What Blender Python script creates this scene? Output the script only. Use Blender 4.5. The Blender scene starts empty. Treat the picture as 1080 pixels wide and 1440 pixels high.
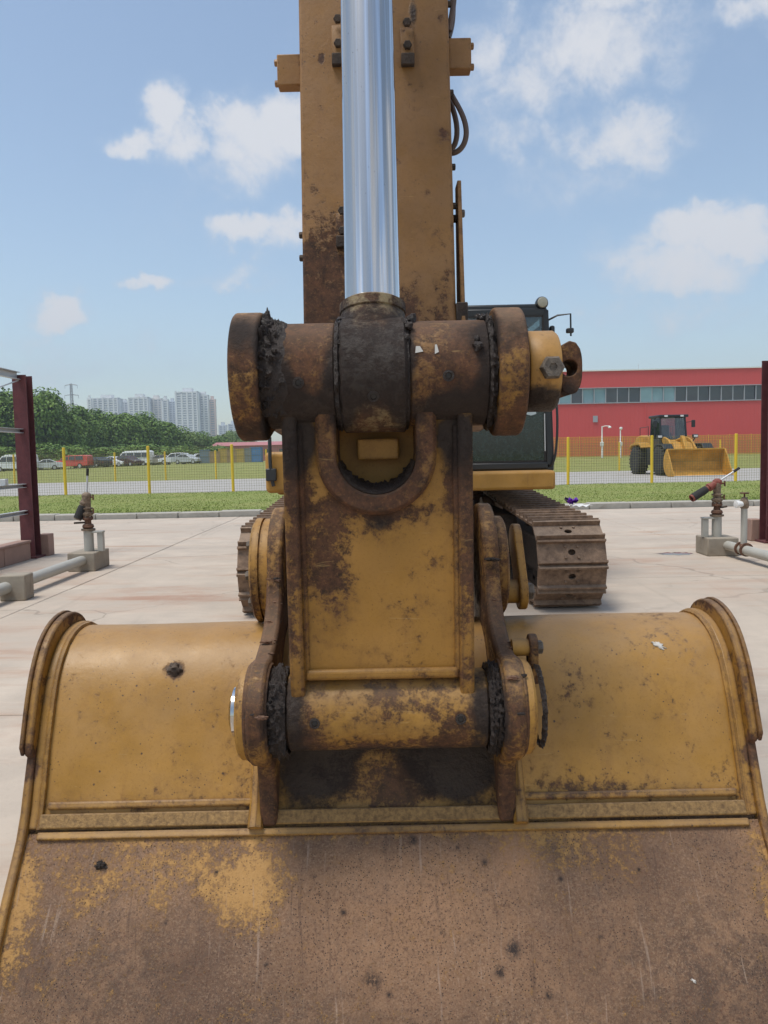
import bpy, math, random
from mathutils import Vector, Matrix, noise as mnoise
R = math.radians
rnd = random.Random(7)
sc = bpy.context.scene
COL = sc.collection

# ---------------------------------------------------------------- camera
PITCH, ROLL, CAM_H = math.atan(79/1080), 0.021, 1.4
cam = bpy.data.cameras.new('camera'); cam_o = bpy.data.objects.new('camera', cam); COL.objects.link(cam_o)
cam.sensor_fit = 'VERTICAL'; cam.sensor_height = 36; cam.lens = 27.0
cam.clip_start = 0.05; cam.clip_end = 6000
_f = Vector((0, math.cos(PITCH), -math.sin(PITCH))); _dn = Vector((0, -math.sin(PITCH), -math.cos(PITCH))); _rt = Vector((1, 0, 0))
_r = (_rt + ROLL*_dn).normalized(); _u = (ROLL*_rt - _dn).normalized()
cam_o.matrix_world = Matrix(((_r.x, _u.x, -_f.x, 0), (_r.y, _u.y, -_f.y, 0), (_r.z, _u.z, -_f.z, CAM_H), (0, 0, 0, 1)))
sc.camera = cam_o

# ---------------------------------------------------------------- node helper
class NT:
    def __init__(self, tree):
        self.t = tree; self.nodes = tree.nodes; self.links = tree.links
    def set(self, sock, v):
        if isinstance(v, bpy.types.NodeSocket): self.links.new(v, sock)
        elif v is not None:
            if hasattr(sock.default_value, '__len__') and not hasattr(v, '__len__'): v = (v, v, v)
            if hasattr(sock.default_value, '__len__') and len(sock.default_value) == 4 and len(v) == 3: v = (*v, 1)
            sock.default_value = v
    def n(self, typ, ins=None, **props):
        nd = self.nodes.new(typ)
        for k, v in props.items(): setattr(nd, k, v)
        for k, v in (ins or {}).items(): self.set(nd.inputs[k], v)
        return nd
    def pos(self): return self.n('ShaderNodeNewGeometry').outputs['Position']
    def normal(self): return self.n('ShaderNodeNewGeometry').outputs['Normal']
    def noise(self, vec, scale, detail=4, rough=.55, dist=0, out='Fac'):
        return self.n('ShaderNodeTexNoise', {'Vector': vec, 'Scale': scale, 'Detail': detail, 'Roughness': rough, 'Distortion': dist}).outputs[out]
    def voro(self, vec, scale, out='Distance', feature='F1'):
        return self.n('ShaderNodeTexVoronoi', {'Vector': vec, 'Scale': scale}, feature=feature).outputs[out]
    def m(self, op, a, b=None, c=None, clamp=False):
        nd = self.n('ShaderNodeMath', operation=op, use_clamp=clamp)
        for i, v in enumerate((a, b, c)):
            if v is not None: self.set(nd.inputs[i], v)
        return nd.outputs[0]
    def v(self, op, a, b=None, out=0):
        nd = self.n('ShaderNodeVectorMath', operation=op); self.set(nd.inputs[0], a)
        if b is not None:
            self.set(nd.inputs[3 if op == 'SCALE' else 1], b)
        return nd.outputs['Value' if op in ('LENGTH', 'DOT_PRODUCT') else 'Vector']
    def step(self, x, lo, hi, a=0., b=1.):
        return self.n('ShaderNodeMapRange', {0: x, 1: lo, 2: hi, 3: a, 4: b}, interpolation_type='SMOOTHSTEP').outputs[0]
    def lin(self, x, lo, hi, a=0., b=1.):
        return self.n('ShaderNodeMapRange', {0: x, 1: lo, 2: hi, 3: a, 4: b}).outputs[0]
    def mix(self, f, a, b, blend='MIX'):
        nd = self.n('ShaderNodeMix', data_type='RGBA', blend_type=blend)
        self.set(nd.inputs[0], f); self.set(nd.inputs[6], a); self.set(nd.inputs[7], b)
        return nd.outputs[2]
    def xyz(self, vec):
        return self.n('ShaderNodeSeparateXYZ', {0: vec}).outputs
    def comb(self, x, y, z):
        return self.n('ShaderNodeCombineXYZ', {0: x, 1: y, 2: z}).outputs[0]
    def blobs(self, pos, lst):
        """sum of soft ellipsoids (centre, radius, strength): stains with a place of their own"""
        tot = None
        for c, r, s in lst:
            d = self.v('LENGTH', self.v('DIVIDE', self.v('SUBTRACT', pos, c), r if hasattr(r, '__len__') else (r, r, r)))
            f = self.step(d, 1.0, 0.0, 0.0, s)
            tot = f if tot is None else self.m('ADD', tot, f)
        return tot if tot is not None else 0.0

# ---------------------------------------------------------------- world: sky and clouds
SUN_EL, SUN_AZ = R(71), R(240)          # azimuth clockwise from +Y: high, to the left and a little behind the camera
world = bpy.data.worlds.new('World'); sc.world = world; world.use_nodes = True
W = NT(world.node_tree); W.nodes.clear()
sky = W.n('ShaderNodeTexSky', sky_type='NISHITA', sun_disc=False, sun_elevation=SUN_EL, sun_rotation=SUN_AZ,
          altitude=50, air_density=1.15, dust_density=1.1, ozone_density=1.3)
gdir = W.n('ShaderNodeTexCoord').outputs['Generated']
gx, gy, gz = W.xyz(gdir)
sy = W.m('MAXIMUM', gy, 0.12)
ab = W.comb(W.m('DIVIDE', gx, sy), W.m('DIVIDE', gz, sy), 0.0)
def pxab(u, v):
    dx, dy = u-540, v-720
    x = (dx-ROLL*dy)/1080; t = (dy+ROLL*dx)/1080
    y = math.cos(PITCH)-t*math.sin(PITCH); z = -math.sin(PITCH)-t*math.cos(PITCH)
    return (x/y, z/y, 0)
CL = [(222,150,48,64,1.1),(185,192,48,34,.95),(262,195,75,55,.95),(350,190,90,85,1.15),(405,165,80,75,1.1),(345,245,100,50,.6),
      (345,335,82,38,1.25),(390,350,70,40,.8),(330,398,120,26,.5),(200,401,36,20,.8),(88,442,68,32,.95),(40,470,90,30,.3),(210,500,120,40,.25),
      (840,75,140,85,.8),(760,120,120,70,.55),(870,190,150,60,.75),(690,55,75,70,.6),(965,105,65,40,.5),(880,10,110,45,.7),
      (1080,5,70,50,.7),(1020,325,125,46,1.05),(960,375,160,60,.65),(850,430,180,40,.3),(720,190,90,45,.5),(800,250,160,60,.35),(940,60,150,90,.4),(700,110,120,120,.4),(1000,440,160,60,.35),(60,520,160,60,.35),(250,300,120,60,.2),(520,120,120,90,.5)]
warp = W.n('ShaderNodeTexNoise', {'Vector': gdir, 'Scale': 9.0, 'Detail': 5, 'Roughness': .6}).outputs['Color']
ab2 = W.v('ADD', ab, W.v('SCALE', W.v('SUBTRACT', warp, (.5, .5, .5)), .16))
tot = None
for (u, v, rx, ry, s) in CL:
    q = W.v('DIVIDE', W.v('SUBTRACT', ab2, pxab(u, v)), (rx/1080*1.25, ry/1080*1.25, 1.0))
    f = W.step(W.v('LENGTH', W.v('MULTIPLY', q, (1, 1, 0))), 1.0, 0.0, 0.0, s*1.9)
    tot = f if tot is None else W.m('MAXIMUM', tot, f)
inview = W.m('MULTIPLY', W.step(W.m('ABSOLUTE', W.m('DIVIDE', gx, sy)), .75, .5), W.step(gy, .3, .5))
fb = W.m('ADD', W.m('MULTIPLY', W.noise(gdir, 13.0, 9, .66, .5), .6), W.m('MULTIPLY', W.noise(gdir, 4.5, 6, .6, .3), .4))
gen = W.step(W.noise(W.v('DIVIDE', gdir, W.comb(W.m('ADD', W.m('ABSOLUTE', gz), .25), W.m('ADD', W.m('ABSOLUTE', gz), .25), 1.0)), 1.6, 6, .55, .3), .46, .60, 0., 1.1)
field = W.m('ADD', W.m('MULTIPLY', tot, inview), W.m('MULTIPLY', gen, W.m('SUBTRACT', 1.0, inview)))
field = W.m('MULTIPLY', field, W.lin(fb, .34, .62, .35, 1.3))
nf = W.noise(gdir, 34.0, 7, .66, .4)
field = W.m('ADD', field, W.m('MULTIPLY', W.m('MULTIPLY', W.m('SUBTRACT', nf, .5), 1.1), W.step(field, .02, .35)))
cmask = W.m('MULTIPLY', W.step(field, .0, 1.5), W.step(gz, .0, .06, 0., .95))
ccol = W.mix(W.step(field, .30, 1.0), (.37, .45, .56, 1), (.54, .55, .58, 1))
SKY_STR = 0.118
skyc = W.n('ShaderNodeHueSaturation', {'Saturation': .90, 'Value': 1.0, 'Color': W.v('MULTIPLY', sky.outputs[0], (.97, 1.01, 1.0))}).outputs[0]
bg1 = W.n('ShaderNodeBackground', {'Color': skyc, 'Strength': SKY_STR})
bg2 = W.n('ShaderNodeBackground', {'Color': ccol, 'Strength': 1.0})
mixs = W.n('ShaderNodeMixShader', {0: cmask, 1: bg1.outputs[0], 2: bg2.outputs[0]})
wo = W.n('ShaderNodeOutputWorld'); W.links.new(mixs.outputs[0], wo.inputs[0])

# ---------------------------------------------------------------- sun and exposure
sun = bpy.data.lights.new('sun', 'SUN'); sun.energy = 2.3; sun.angle = R(22); sun.color = (1.0, .95, .87)
sun_o = bpy.data.objects.new('sun', sun); COL.objects.link(sun_o)
_sd = Vector((math.sin(SUN_AZ)*math.cos(SUN_EL), math.cos(SUN_AZ)*math.cos(SUN_EL), math.sin(SUN_EL)))
sun_o.rotation_euler = _sd.to_track_quat('Z', 'Y').to_euler()
vs = sc.view_settings; vs.view_transform = 'Standard'; vs.look = 'None'; vs.exposure = 0.5; vs.gamma = 1.0; vs.use_curve_mapping = False
sc.cycles.use_denoising = True
sc.cycles.max_bounces = 8; sc.cycles.diffuse_bounces = 3; sc.cycles.glossy_bounces = 3; sc.cycles.transparent_max_bounces = 16
sc.cycles.caustics_reflective = False; sc.cycles.caustics_refractive = False

# ---------------------------------------------------------------- mesh helper
def arc(cy, cz, r, a0, a1, n):
    return [(cy+r*math.cos(R(a0+(a1-a0)*i/n)), cz+r*math.sin(R(a0+(a1-a0)*i/n))) for i in range(n+1)]
class MB:
    def __init__(self, xf=None): self.v = []; self.f = []; self.xf = xf
    def add(self, vs, fs):
        b = len(self.v)
        self.v += [self.xf(*p) if self.xf else tuple(p) for p in vs]
        self.f += [tuple(b+i for i in f) for f in fs]; return self
    def box(self, x0, x1, y0, y1, z0, z1, mat=None):
        vs = [(x, y, z) for x in (x0, x1) for y in (y0, y1) for z in (z0, z1)]
        if mat is not None: vs = [tuple(mat @ Vector(p)) for p in vs]
        return self.add(vs, [(0,1,3,2),(4,6,7,5),(0,4,5,1),(2,3,7,6),(0,2,6,4),(1,5,7,3)])
    def prism(self, poly, a, b, axis='X'):
        """poly in the two other axes, extruded a..b"""
        def P(t, p, q): return (t, p, q) if axis == 'X' else ((p, t, q) if axis == 'Y' else (p, q, t))
        n = len(poly)
        vs = [P(a, *p) for p in poly]+[P(b, *p) for p in poly]
        fs = [tuple(range(n-1, -1, -1)), tuple(range(n, 2*n))]+[(i, (i+1) % n, n+(i+1) % n, n+i) for i in range(n)]
        return self.add(vs, fs)
    def rev(self, prof, p0, ax, n=24, jit=None, a0=0., a1=360., cap=True):
        """prof [(t along ax, radius)] turned about the axis"""
        ax = Vector(ax).normalized(); p0 = Vector(p0)
        s = ax.cross(Vector((0, 0, 1)) if abs(ax.z) < .9 else Vector((1, 0, 0))).normalized(); w = ax.cross(s)
        full = abs(a1-a0) > 359; m = n if full else n+1
        vs = []
        for (t, r) in prof:
            for i in range(m):
                a = R(a0+(a1-a0)*i/n)
                d = s*math.cos(a)+w*math.sin(a)
                q = p0+ax*t+d*r
                if jit: q = q+d*jit(q)
                vs.append(tuple(q))
        fs = []
        for k in range(len(prof)-1):
            for i in range(n if full else n):
                j = (i+1) % m if full else i+1
                fs.append((k*m+i, k*m+j, (k+1)*m+j, (k+1)*m+i))
        if cap and full:
            if prof[0][1] > 1e-6: fs.append(tuple(range(m-1, -1, -1)))
            if prof[-1][1] > 1e-6: fs.append(tuple((len(prof)-1)*m+i for i in range(m)))
        return self.add(vs, fs)
    def cyl(self, p0, p1, r0, r1=None, n=16):
        d = Vector(p1)-Vector(p0)
        return self.rev([(0, r0), (d.length, r0 if r1 is None else r1)], p0, d, n)
    def tube(self, pts, r, n=8):
        pts = [Vector(p) for p in pts]; rs = r if hasattr(r, '__len__') else [r]*len(pts)
        vs = []; ref = None
        for i, p in enumerate(pts):
            d = (pts[min(i+1, len(pts)-1)]-pts[max(i-1, 0)]).normalized()
            if ref is None: ref = d.orthogonal().normalized()
            ref = (ref-d*ref.dot(d)).normalized(); w = d.cross(ref)
            vs += [tuple(p+(ref*math.cos(2*math.pi*k/n)+w*math.sin(2*math.pi*k/n))*rs[i]) for k in range(n)]
        fs = [(i*n+k, i*n+(k+1) % n, (i+1)*n+(k+1) % n, (i+1)*n+k) for i in range(len(pts)-1) for k in range(n)]
        fs += [tuple(range(n-1, -1, -1)), tuple((len(pts)-1)*n+k for k in range(n))]
        return self.add(vs, fs)
    def hexbolt(self, p, ax, r, h):
        return self.rev([(0, r), (h*.8, r), (h, r*.82)], p, ax, 6)
    def mesh(self, name, smooth=40):
        me = bpy.data.meshes.new(name); me.from_pydata(self.v, [], self.f); me.update()
        import bmesh
        bm = bmesh.new(); bm.from_mesh(me); bmesh.ops.recalc_face_normals(bm, faces=bm.faces); bm.to_mesh(me); bm.free()
        if smooth:
            me.polygons.foreach_set('use_smooth', [True]*len(me.polygons)); me.set_sharp_from_angle(angle=R(smooth))
        return me
    def build(self, name, mat, parent=None, bevel=0, smooth=40, seg=2):
        o = bpy.data.objects.new(name, self.mesh(name, smooth)); COL.objects.link(o)
        if mat is not None: o.data.materials.append(mat)
        if bevel:
            b = o.modifiers.new('bevel', 'BEVEL'); b.width = bevel; b.segments = seg; b.limit_method = 'ANGLE'; b.angle_limit = R(35)
        return put(o, parent)
def put(o, parent):
    if parent is not None:
        o.parent = parent
        if parent.get('_world'): o.matrix_parent_inverse = Matrix.Translation(-parent.location)
    return o
def tag(o, label, cat, group=None):
    o['label'] = label; o['category'] = cat
    if group: o['group'] = group
    return o
def thing(name, label, cat, loc=(0, 0, 0), rz=0, group=None, world=False):
    """an Empty at the thing's base; world=True: its parts are modelled in world coordinates"""
    o = bpy.data.objects.new(name, None); COL.objects.link(o); o.empty_display_size = .2
    o.location = loc; o.rotation_euler = (0, 0, rz); tag(o, label, cat, group)
    if world: o['_world'] = 1
    return o
def dup(o, parent=None):
    c = o.copy(); COL.objects.link(c)
    if parent is not None: c.parent = parent
    for ch in list(o.children): dup(ch, c)
    return c
def inst(name, me, parent, mw, mat=None):
    o = bpy.data.objects.new(name, me); COL.objects.link(o)
    put(o, parent); o.matrix_basis = mw
    return o
def struct(o, kind='structure'):
    o['kind'] = kind; return o
def rough_noise(q, s, amp, seed=0.):
    p = Vector(q)*s+Vector((seed, seed*1.7, -seed))
    return amp*(mnoise.noise(p)+.5*mnoise.noise(p*2.1)+.25*mnoise.noise(p*4.3))
# ---------------------------------------------------------------- materials
def new_mat(name):
    m = bpy.data.materials.new(name); m.use_nodes = True
    t = NT(m.node_tree); b = t.nodes['Principled BSDF']
    return m, t, b
def bump(t, b, h, strength=.3, dist=.01):
    nd = t.n('ShaderNodeBump', {'Height': h, 'Strength': strength, 'Distance': dist})
    t.links.new(nd.outputs[0], b.inputs['Normal'])
def plain(name, col, rough=.6, metal=0., var=.12, scale=8., bmp=.0, spec=.5, emit=None):
    m, t, b = new_mat(name); p = t.pos()
    f = t.noise(p, scale, 5, .6)
    c = t.mix(f, [x*(1-var) for x in col], [min(1, x*(1+var)) for x in col])
    t.set(b.inputs['Base Color'], c); t.set(b.inputs['Roughness'], t.lin(f, .3, .7, max(.02, rough-.06), min(1, rough+.06)))
    b.inputs['Metallic'].default_value = metal; b.inputs['Specular IOR Level'].default_value = spec
    if bmp: bump(t, b, t.noise(p, scale*6, 5, .65), bmp, .01)
    return m
YEL = (.385, .195, .027)
def weathered(name, base=YEL, rust=0., stains=(), grease=(), dust=.25, speck=.5, scale=11., rough=.5, chipcol=None, fade=.35, edge=0.):
    """old machine paint: faded, chipped to brown rust, greased and dusty"""
    m, t, b = new_mat(name); p = t.pos()
    big = t.noise(p, 2.3, 5, .6); mid = t.noise(p, 9., 6, .62); fine = t.noise(p, 60., 6, .7)
    streak = t.noise(t.v('MULTIPLY', p, (26., 26., 3.)), 1., 5, .6)
    c = t.mix(t.lin(big, .34, .66, 0., 1.), [x*.72 for x in base], [min(1., x*1.14+.012) for x in base])
    c = t.mix(t.lin(mid, .35, .75, 0., fade), c, (base[0]*.92+.02, base[1]*.95+.035, base[2]+.06, 1))
    c = t.mix(t.step(streak, .55, .78, 0., .28), c, (.19, .085, .028, 1))
    # thin brown film, smeared and broken up
    st = t.blobs(p, stains)
    n1 = t.noise(p, scale, 9, .72, .35); n2 = t.noise(p, scale*4.2, 7, .68); n3 = t.noise(p, scale*.45, 5, .6)
    film = t.m('ADD', t.m('MULTIPLY', st, .75), t.m('ADD', t.m('MULTIPLY', t.m('SUBTRACT', n1, .5), 1.5), t.m('MULTIPLY', t.m('SUBTRACT', n2, .5), .9)))
    film = t.m('ADD', film, rust*1.1-.06)
    c = t.mix(t.step(film, .0, .75, 0., .80), c, t.mix(n2, (.075, .032, .012, 1), (.165, .075, .024, 1)))
    # chips down to rust
    n4 = t.noise(p, scale*15., 4, .7)
    fld = t.m('ADD', t.m('ADD', t.m('MULTIPLY', n1, .36), t.m('ADD', t.m('MULTIPLY', n2, .32), t.m('ADD', t.m('MULTIPLY', n3, .16), t.m('MULTIPLY', n4, .16)))), t.m('MULTIPLY', t.m('ADD', st, rust), .20))
    if edge:
        bv = t.n('ShaderNodeBevel', {'Radius': .014}, samples=3).outputs[0]
        em = t.step(t.v('DOT_PRODUCT', bv, t.normal()), .995, .90, 0., 1.)
        fld = t.m('ADD', fld, t.m('MULTIPLY', em, edge*.16))
    chip = t.step(fld, .570, .650)
    rn = t.noise(p, 28., 8, .75)
    rc = t.mix(t.lin(rn, .35, .65), (.020, .012, .010, 1), (.115, .050, .027, 1))
    rc = t.mix(t.step(t.noise(p, 120., 5, .7), .52, .68, 0., .55), rc, (.21, .10, .042, 1))
    rc = t.mix(t.step(n4, .53, .66, 0., .6), rc, (.020, .013, .012, 1))
    if chipcol: rc = t.mix(.6, rc, chipcol)
    c = t.mix(t.m('MULTIPLY', chip, .92), c, rc)
    # fine grit and scuffs in the paint itself
    c = t.mix(t.step(t.noise(p, 140., 5, .72), .52, .70, 0., .35), c, [x*.45 for x in base])
    scr = t.noise(t.v('MULTIPLY', p, (9., 60., 75.)), 1., 4, .6, .8)
    c = t.mix(t.step(scr, .66, .72, 0., .3), c, (.46, .30, .12, 1))
    # dark pin-prick specks
    sp = t.m('MULTIPLY', t.step(t.m('ADD', t.voro(p, 38.), t.m('MULTIPLY', fine, .25)), .27, .17), t.step(t.noise(p, 7., 3), .48, .62))
    sp2 = t.m('MULTIPLY', t.step(t.voro(p, 95.), .20, .12), t.step(t.noise(p, 16., 3), .52, .64))
    spk = t.m('MULTIPLY', t.m('MAXIMUM', sp, sp2), speck, clamp=True)
    c = t.mix(spk, c, (.05, .028, .02, 1))
    # dust on what faces up
    up = t.xyz(t.normal())[2]
    dm = t.m('MULTIPLY', t.step(up, .15, .95), t.lin(mid, .3, .7, dust*.5, dust*1.2))
    c = t.mix(dm, c, (.33, .235, .155, 1))
    # grease
    g = t.m('ADD', t.blobs(p, grease), t.m('MULTIPLY', t.m('SUBTRACT', t.m('ADD', t.m('MULTIPLY', n1, .6), t.m('MULTIPLY', fine, .4)), .5), 1.5))
    gm = t.step(g, .25, .80) if grease else 0.0
    gc = t.mix(fine, (.007, .006, .006, 1), (.040, .026, .020, 1))
    if grease: c = t.mix(t.m('MULTIPLY', gm, .96), c, gc)
    t.set(b.inputs['Base Color'], c)
    r = t.m('ADD', t.lin(mid, .3, .7, rough-.08, rough+.12), t.m('MULTIPLY', chip, .3), clamp=True)
    if grease: r = t.m('ADD', r, t.m('MULTIPLY', gm, .05), clamp=True)
    t.set(b.inputs['Roughness'], r); b.inputs['Specular IOR Level'].default_value = .35
    hgt = t.m('ADD', t.m('ADD', t.m('MULTIPLY', chip, -.5), t.m('MULTIPLY', t.noise(p, 3.5, 3, .5), 1.6)), t.m('ADD', t.m('MULTIPLY', fine, .35), t.m('MULTIPLY', mid, .4)))
    if grease: hgt = t.m('ADD', hgt, t.m('MULTIPLY', gm, t.m('MULTIPLY', fine, 3.5)))
    bump(t, b, hgt, .45, .006)
    return m
def rusty(name, a=(.055, .032, .025), bcol=(.16, .095, .062), rough=.75, scale=14., dust=.3):
    m, t, b = new_mat(name); p = t.pos()
    n = t.noise(p, scale, 9, .68, .3); f = t.noise(p, scale*6, 5, .7)
    c = t.mix(t.lin(n, .32, .68), a, bcol); c = t.mix(t.step(f, .5, .8, 0., .5), c, [x*.5 for x in a])
    up = t.xyz(t.normal())[2]
    c = t.mix(t.m('MULTIPLY', t.step(up, .1, .9), t.lin(n, .3, .7, dust*.5, dust*1.3)), c, (.32, .245, .18, 1))
    t.set(b.inputs['Base Color'], c); t.set(b.inputs['Roughness'], t.lin(n, .3, .7, rough-.12, rough+.12)); b.inputs['Specular IOR Level'].default_value = .3
    bump(t, b, t.m('ADD', n, t.m('MULTIPLY', f, .5)), .6, .01)
    return m
def grease_mat():
    m, t, b = new_mat('dried_grease'); p = t.pos()
    n = t.noise(p, 40, 8, .7, .4)
    t.set(b.inputs['Base Color'], t.mix(n, (.006, .005, .005, 1), (.050, .032, .024, 1)))
    t.set(b.inputs['Roughness'], t.lin(n, .3, .7, .25, .65)); b.inputs['Specular IOR Level'].default_value = .5
    bump(t, b, t.m('ADD', n, t.noise(p, 150, 5, .7)), .9, .008); return m
M = {}
M['grease'] = grease_mat()
M['bucket'] = weathered('bucket_paint', edge=0.8, rust=.045, rough=.42, dust=.36, speck=1., stains=[((0, 1.96, .52), (1.5, .2, .12), .24), ((.55, 2.05, .72), (.3, .3, .2), .18), ((-.96, 2.1, .8), (.05, .4, .4), .3), ((.97, 2.1, .8), (.05, .4, .4), .3), ((-.95, 1.8, .3), (.06, .4, .4), .5), ((.96, 1.8, .3), (.06, .4, .4), .5), ((-.955, 1.99, .59), (.06, .06, .05), 1.), ((.965, 1.99, .59), (.06, .06, .05), .8), ((0, 2.0, .55), (.33, .4, .25), .5), ((-.75, 1.97, .5), (.5, .12, .05), .3), ((.80, 2.3, .88), (.12, .2, .07), .55),
    ((-.36, 1.99, .66), (.20, .25, .16), .28), ((0, 2.4, .91), (1.2, .09, .03), .6), ((.55, 1.95, .52), (.5, .1, .04), .2), ((-.40, 2.3, .87), (.12, .15, .06), .45), ((-.59, 2.095, .818), (.045, .08, .04), 1.5)],
    grease=[((-.20, 2.0, .58), (.20, .4, .17), 1.3), ((.17, 2.0, .58), (.22, .4, .17), 1.4), ((0, 2.05, .72), (.34, .4, .17), 1.35)])  # between the hinge plates: real grease, plus the boss's shadow painted in
M['rim'] = weathered('bucket_rim_paint', edge=1.3, rust=.30, dust=.3, speck=1., stains=[((-.955, 1.97, .61), (.07, .07, .06), 1.), ((.965, 1.97, .61), (.07, .07, .06), .9), ((-.95, 2.3, .95), (.1, .2, .06), .6), ((.96, 2.3, .95), (.1, .2, .06), .6)])
def belly_mat():
    """bucket belly: paint worn off to dusty brown steel, with yellow left near the upper edge"""
    m, t, b = new_mat('bucket_belly_worn'); p = t.pos()
    big = t.noise(p, 2.6, 6, .6); mid = t.noise(p, 13., 8, .68, .3); mott = t.noise(p, 42., 6, .72, .3)
    gr1 = t.noise(p, 190., 4, .72); gr2 = t.noise(p, 300., 3, .65); gr3 = t.noise(t.v('ADD', p, (7, 3, 1)), 135., 6, .75); zone = t.noise(t.v('ADD', p, (1, 5, 2)), 6., 4, .6)
    c = t.mix(t.lin(big, .36, .64), (.145, .082, .048, 1), (.265, .152, .083, 1))
    c = t.mix(t.step(mott, .42, .62, 0., .5), c, (.115, .070, .046, 1))
    warm = t.blobs(p, [((.05, 1.8, .3), (.50, .3, .30), .8), ((.1, 1.68, .1), (.6, .3, .18), .6)])
    c = t.mix(t.m('MULTIPLY', warm, .55, clamp=True), c, (.30, .168, .092, 1))
    grey = t.blobs(p, [((.78, 1.7, .16), (.50, .3, .26), .9), ((-.70, 1.72, .2), (.5, .3, .17), .7), ((.40, 1.85, .33), (.25, .2, .10), .4), ((-.2, 1.68, .1), (.3, .2, .11), .6), ((.25, 1.67, .08), (.4, .2, .10), .7), ((-.45, 1.67, .09), (.4, .2, .10), .6), ((-.02, 1.9, .42), (.33, .2, .04), .5)])
    c = t.mix(t.m('MULTIPLY', grey, t.step(t.m('ADD', t.m('MULTIPLY', mid, .6), t.m('MULTIPLY', mott, .4)), .36, .60), clamp=True), c, (.072, .048, .036, 1))
    # crisp speckle: bare dark pits and pale dust grains
    c = t.mix(t.m('MULTIPLY', t.step(gr1, .50, .62, 0., .60), t.lin(zone, .35, .65, .25, 1.)), c, (.33, .215, .135, 1))
    c = t.mix(t.m('MULTIPLY', t.step(gr3, .52, .62, 0., .8), t.lin(zone, .35, .65, 1., .45)), c, (.066, .034, .022, 1))
    c = t.mix(t.step(gr2, .56, .62, 0., .6), c, (.115, .046, .026, 1))
    tan = t.blobs(p, [((.32, 1.88, .40), (.09, .2, .13), .8)])
    c = t.mix(t.m('MULTIPLY', tan, t.lin(mid, .35, .65, .4, 1.)), c, (.38, .205, .105, 1))
    yb = t.blobs(p, [((-.35, 1.82, .34), (.16, .25, .16), .80), ((-.1, 1.92, .455), (1.3, .2, .055), .72), ((.55, 1.88, .41), (.5, .2, .11), .40), ((-.6, 1.87, .38), (.5, .2, .17), .56), ((-.8, 1.75, .25), (.3, .2, .2), .25), ((.3, 1.87, .40), (.4, .2, .1), .2),
                     ((-.94, 1.8, .3), (.10, .3, .3), .7), ((.95, 1.8, .3), (.09, .3, .3), .6), ((-.3, 1.68, .12), (.5, .15, .06), .22), ((.3, 1.68, .10), (.5, .15, .05), .15)])
    yf = t.m('ADD', t.m('ADD', t.m('MULTIPLY', mid, .33), t.m('ADD', t.m('MULTIPLY', t.noise(p, 58., 6, .75), .40), t.m('MULTIPLY', gr3, .27))), t.m('MULTIPLY', yb, .19))
    ym = t.step(t.m('ADD', yf, t.m('MULTIPLY', t.m('SUBTRACT', gr2, .5), .10)), .555, .660)
    c = t.mix(t.m('MULTIPLY', ym, .88), c, t.mix(mott, (.36, .185, .05, 1), (.47, .275, .10, 1)))
    scr = t.noise(t.v('MULTIPLY', t.v('ADD', p, t.v('SCALE', t.n('ShaderNodeTexNoise', {'Vector': p, 'Scale': 2.5}).outputs['Color'], .10)), (95., 3.5, 3.5)), 1., 5, .65)
    c = t.mix(t.m('MULTIPLY', t.step(scr, .60, .68, 0., .5), t.step(zone, .42, .60)), c, (.36, .265, .20, 1))
    c = t.mix(t.m('MULTIPLY', t.step(scr, .40, .33, 0., .45), t.step(zone, .62, .45)), c, (.075, .042, .028, 1))
    pits = t.m('MULTIPLY', t.step(t.voro(p, 130.), .24, .15), t.step(t.noise(p, 5., 3), .40, .55))
    c = t.mix(pits, c, (.035, .022, .018, 1))
    spots = t.blobs(p, [((x, y, z), r, 1.3) for x, y, z, r in [(-.195, 1.845, .36, .016), (.055, 1.90, .418, .02), (-.02, 1.88, .40, .014), (.235, 1.86, .375, .016), (.23, 1.82, .33, .013), (.275, 1.82, .33, .012),
        (-.05, 1.715, .175, .03), (.285, 1.75, .22, .03), (.25, 1.72, .185, .022), (-.01, 1.70, .15, .012), (-.44, 1.86, .365, .010), (-.12, 1.80, .29, .012), (.42, 1.84, .34, .010), (.12, 1.77, .25, .011), (-.3, 1.74, .2, .012), (.5, 1.76, .24, .012), (.36, 1.70, .14, .014), (-.55, 1.79, .28, .010), (.62, 1.85, .355, .009), (-.08, 1.87, .385, .010), (.17, 1.89, .40, .010)]])
    c = t.mix(t.m('MULTIPLY', spots, t.step(t.m('ADD', t.m('MULTIPLY', gr1, .5), t.m('MULTIPLY', mott, .5)), .40, .56), clamp=True), c, (.034, .022, .017, 1))
    t.set(b.inputs['Base Color'], c); t.set(b.inputs['Roughness'], t.lin(mid, .3, .7, .5, .82)); b.inputs['Specular IOR Level'].default_value = .3
    bump(t, b, t.m('ADD', t.m('ADD', t.m('MULTIPLY', ym, .5), t.m('MULTIPLY', gr1, .8)), t.m('MULTIPLY', mid, .6)), .6, .005)
    return m
M['belly'] = belly_mat()
M['bar'] = rusty('worn_wear_bar', (.13, .072, .028), (.42, .25, .085), .65, 85., .25)
M['hinge'] = weathered('hinge_paint', edge=1, rust=.50, dust=.25, stains=[((-.31, 2.0, .95), (.2, .35, .14), .55), ((.30, 2.0, .95), (.2, .35, .14), .55), ((-.31, 1.75, .78), (.2, .1, .12), .3), ((.3, 1.75, .78), (.2, .1, .12), .25), ((-.3, 1.9, .5), (.2, .2, .13), .7), ((.3, 1.9, .5), (.2, .2, .13), .75)],
    grease=[((-.265, 1.8, .78), (.06, .2, .18), 1.1), ((.255, 1.8, .78), (.06, .2, .18), 1.1), ((-.3, 1.66, .68), (.08, .12, .08), .5), ((.3, 1.66, .7), (.08, .12, .09), .6)])
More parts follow.
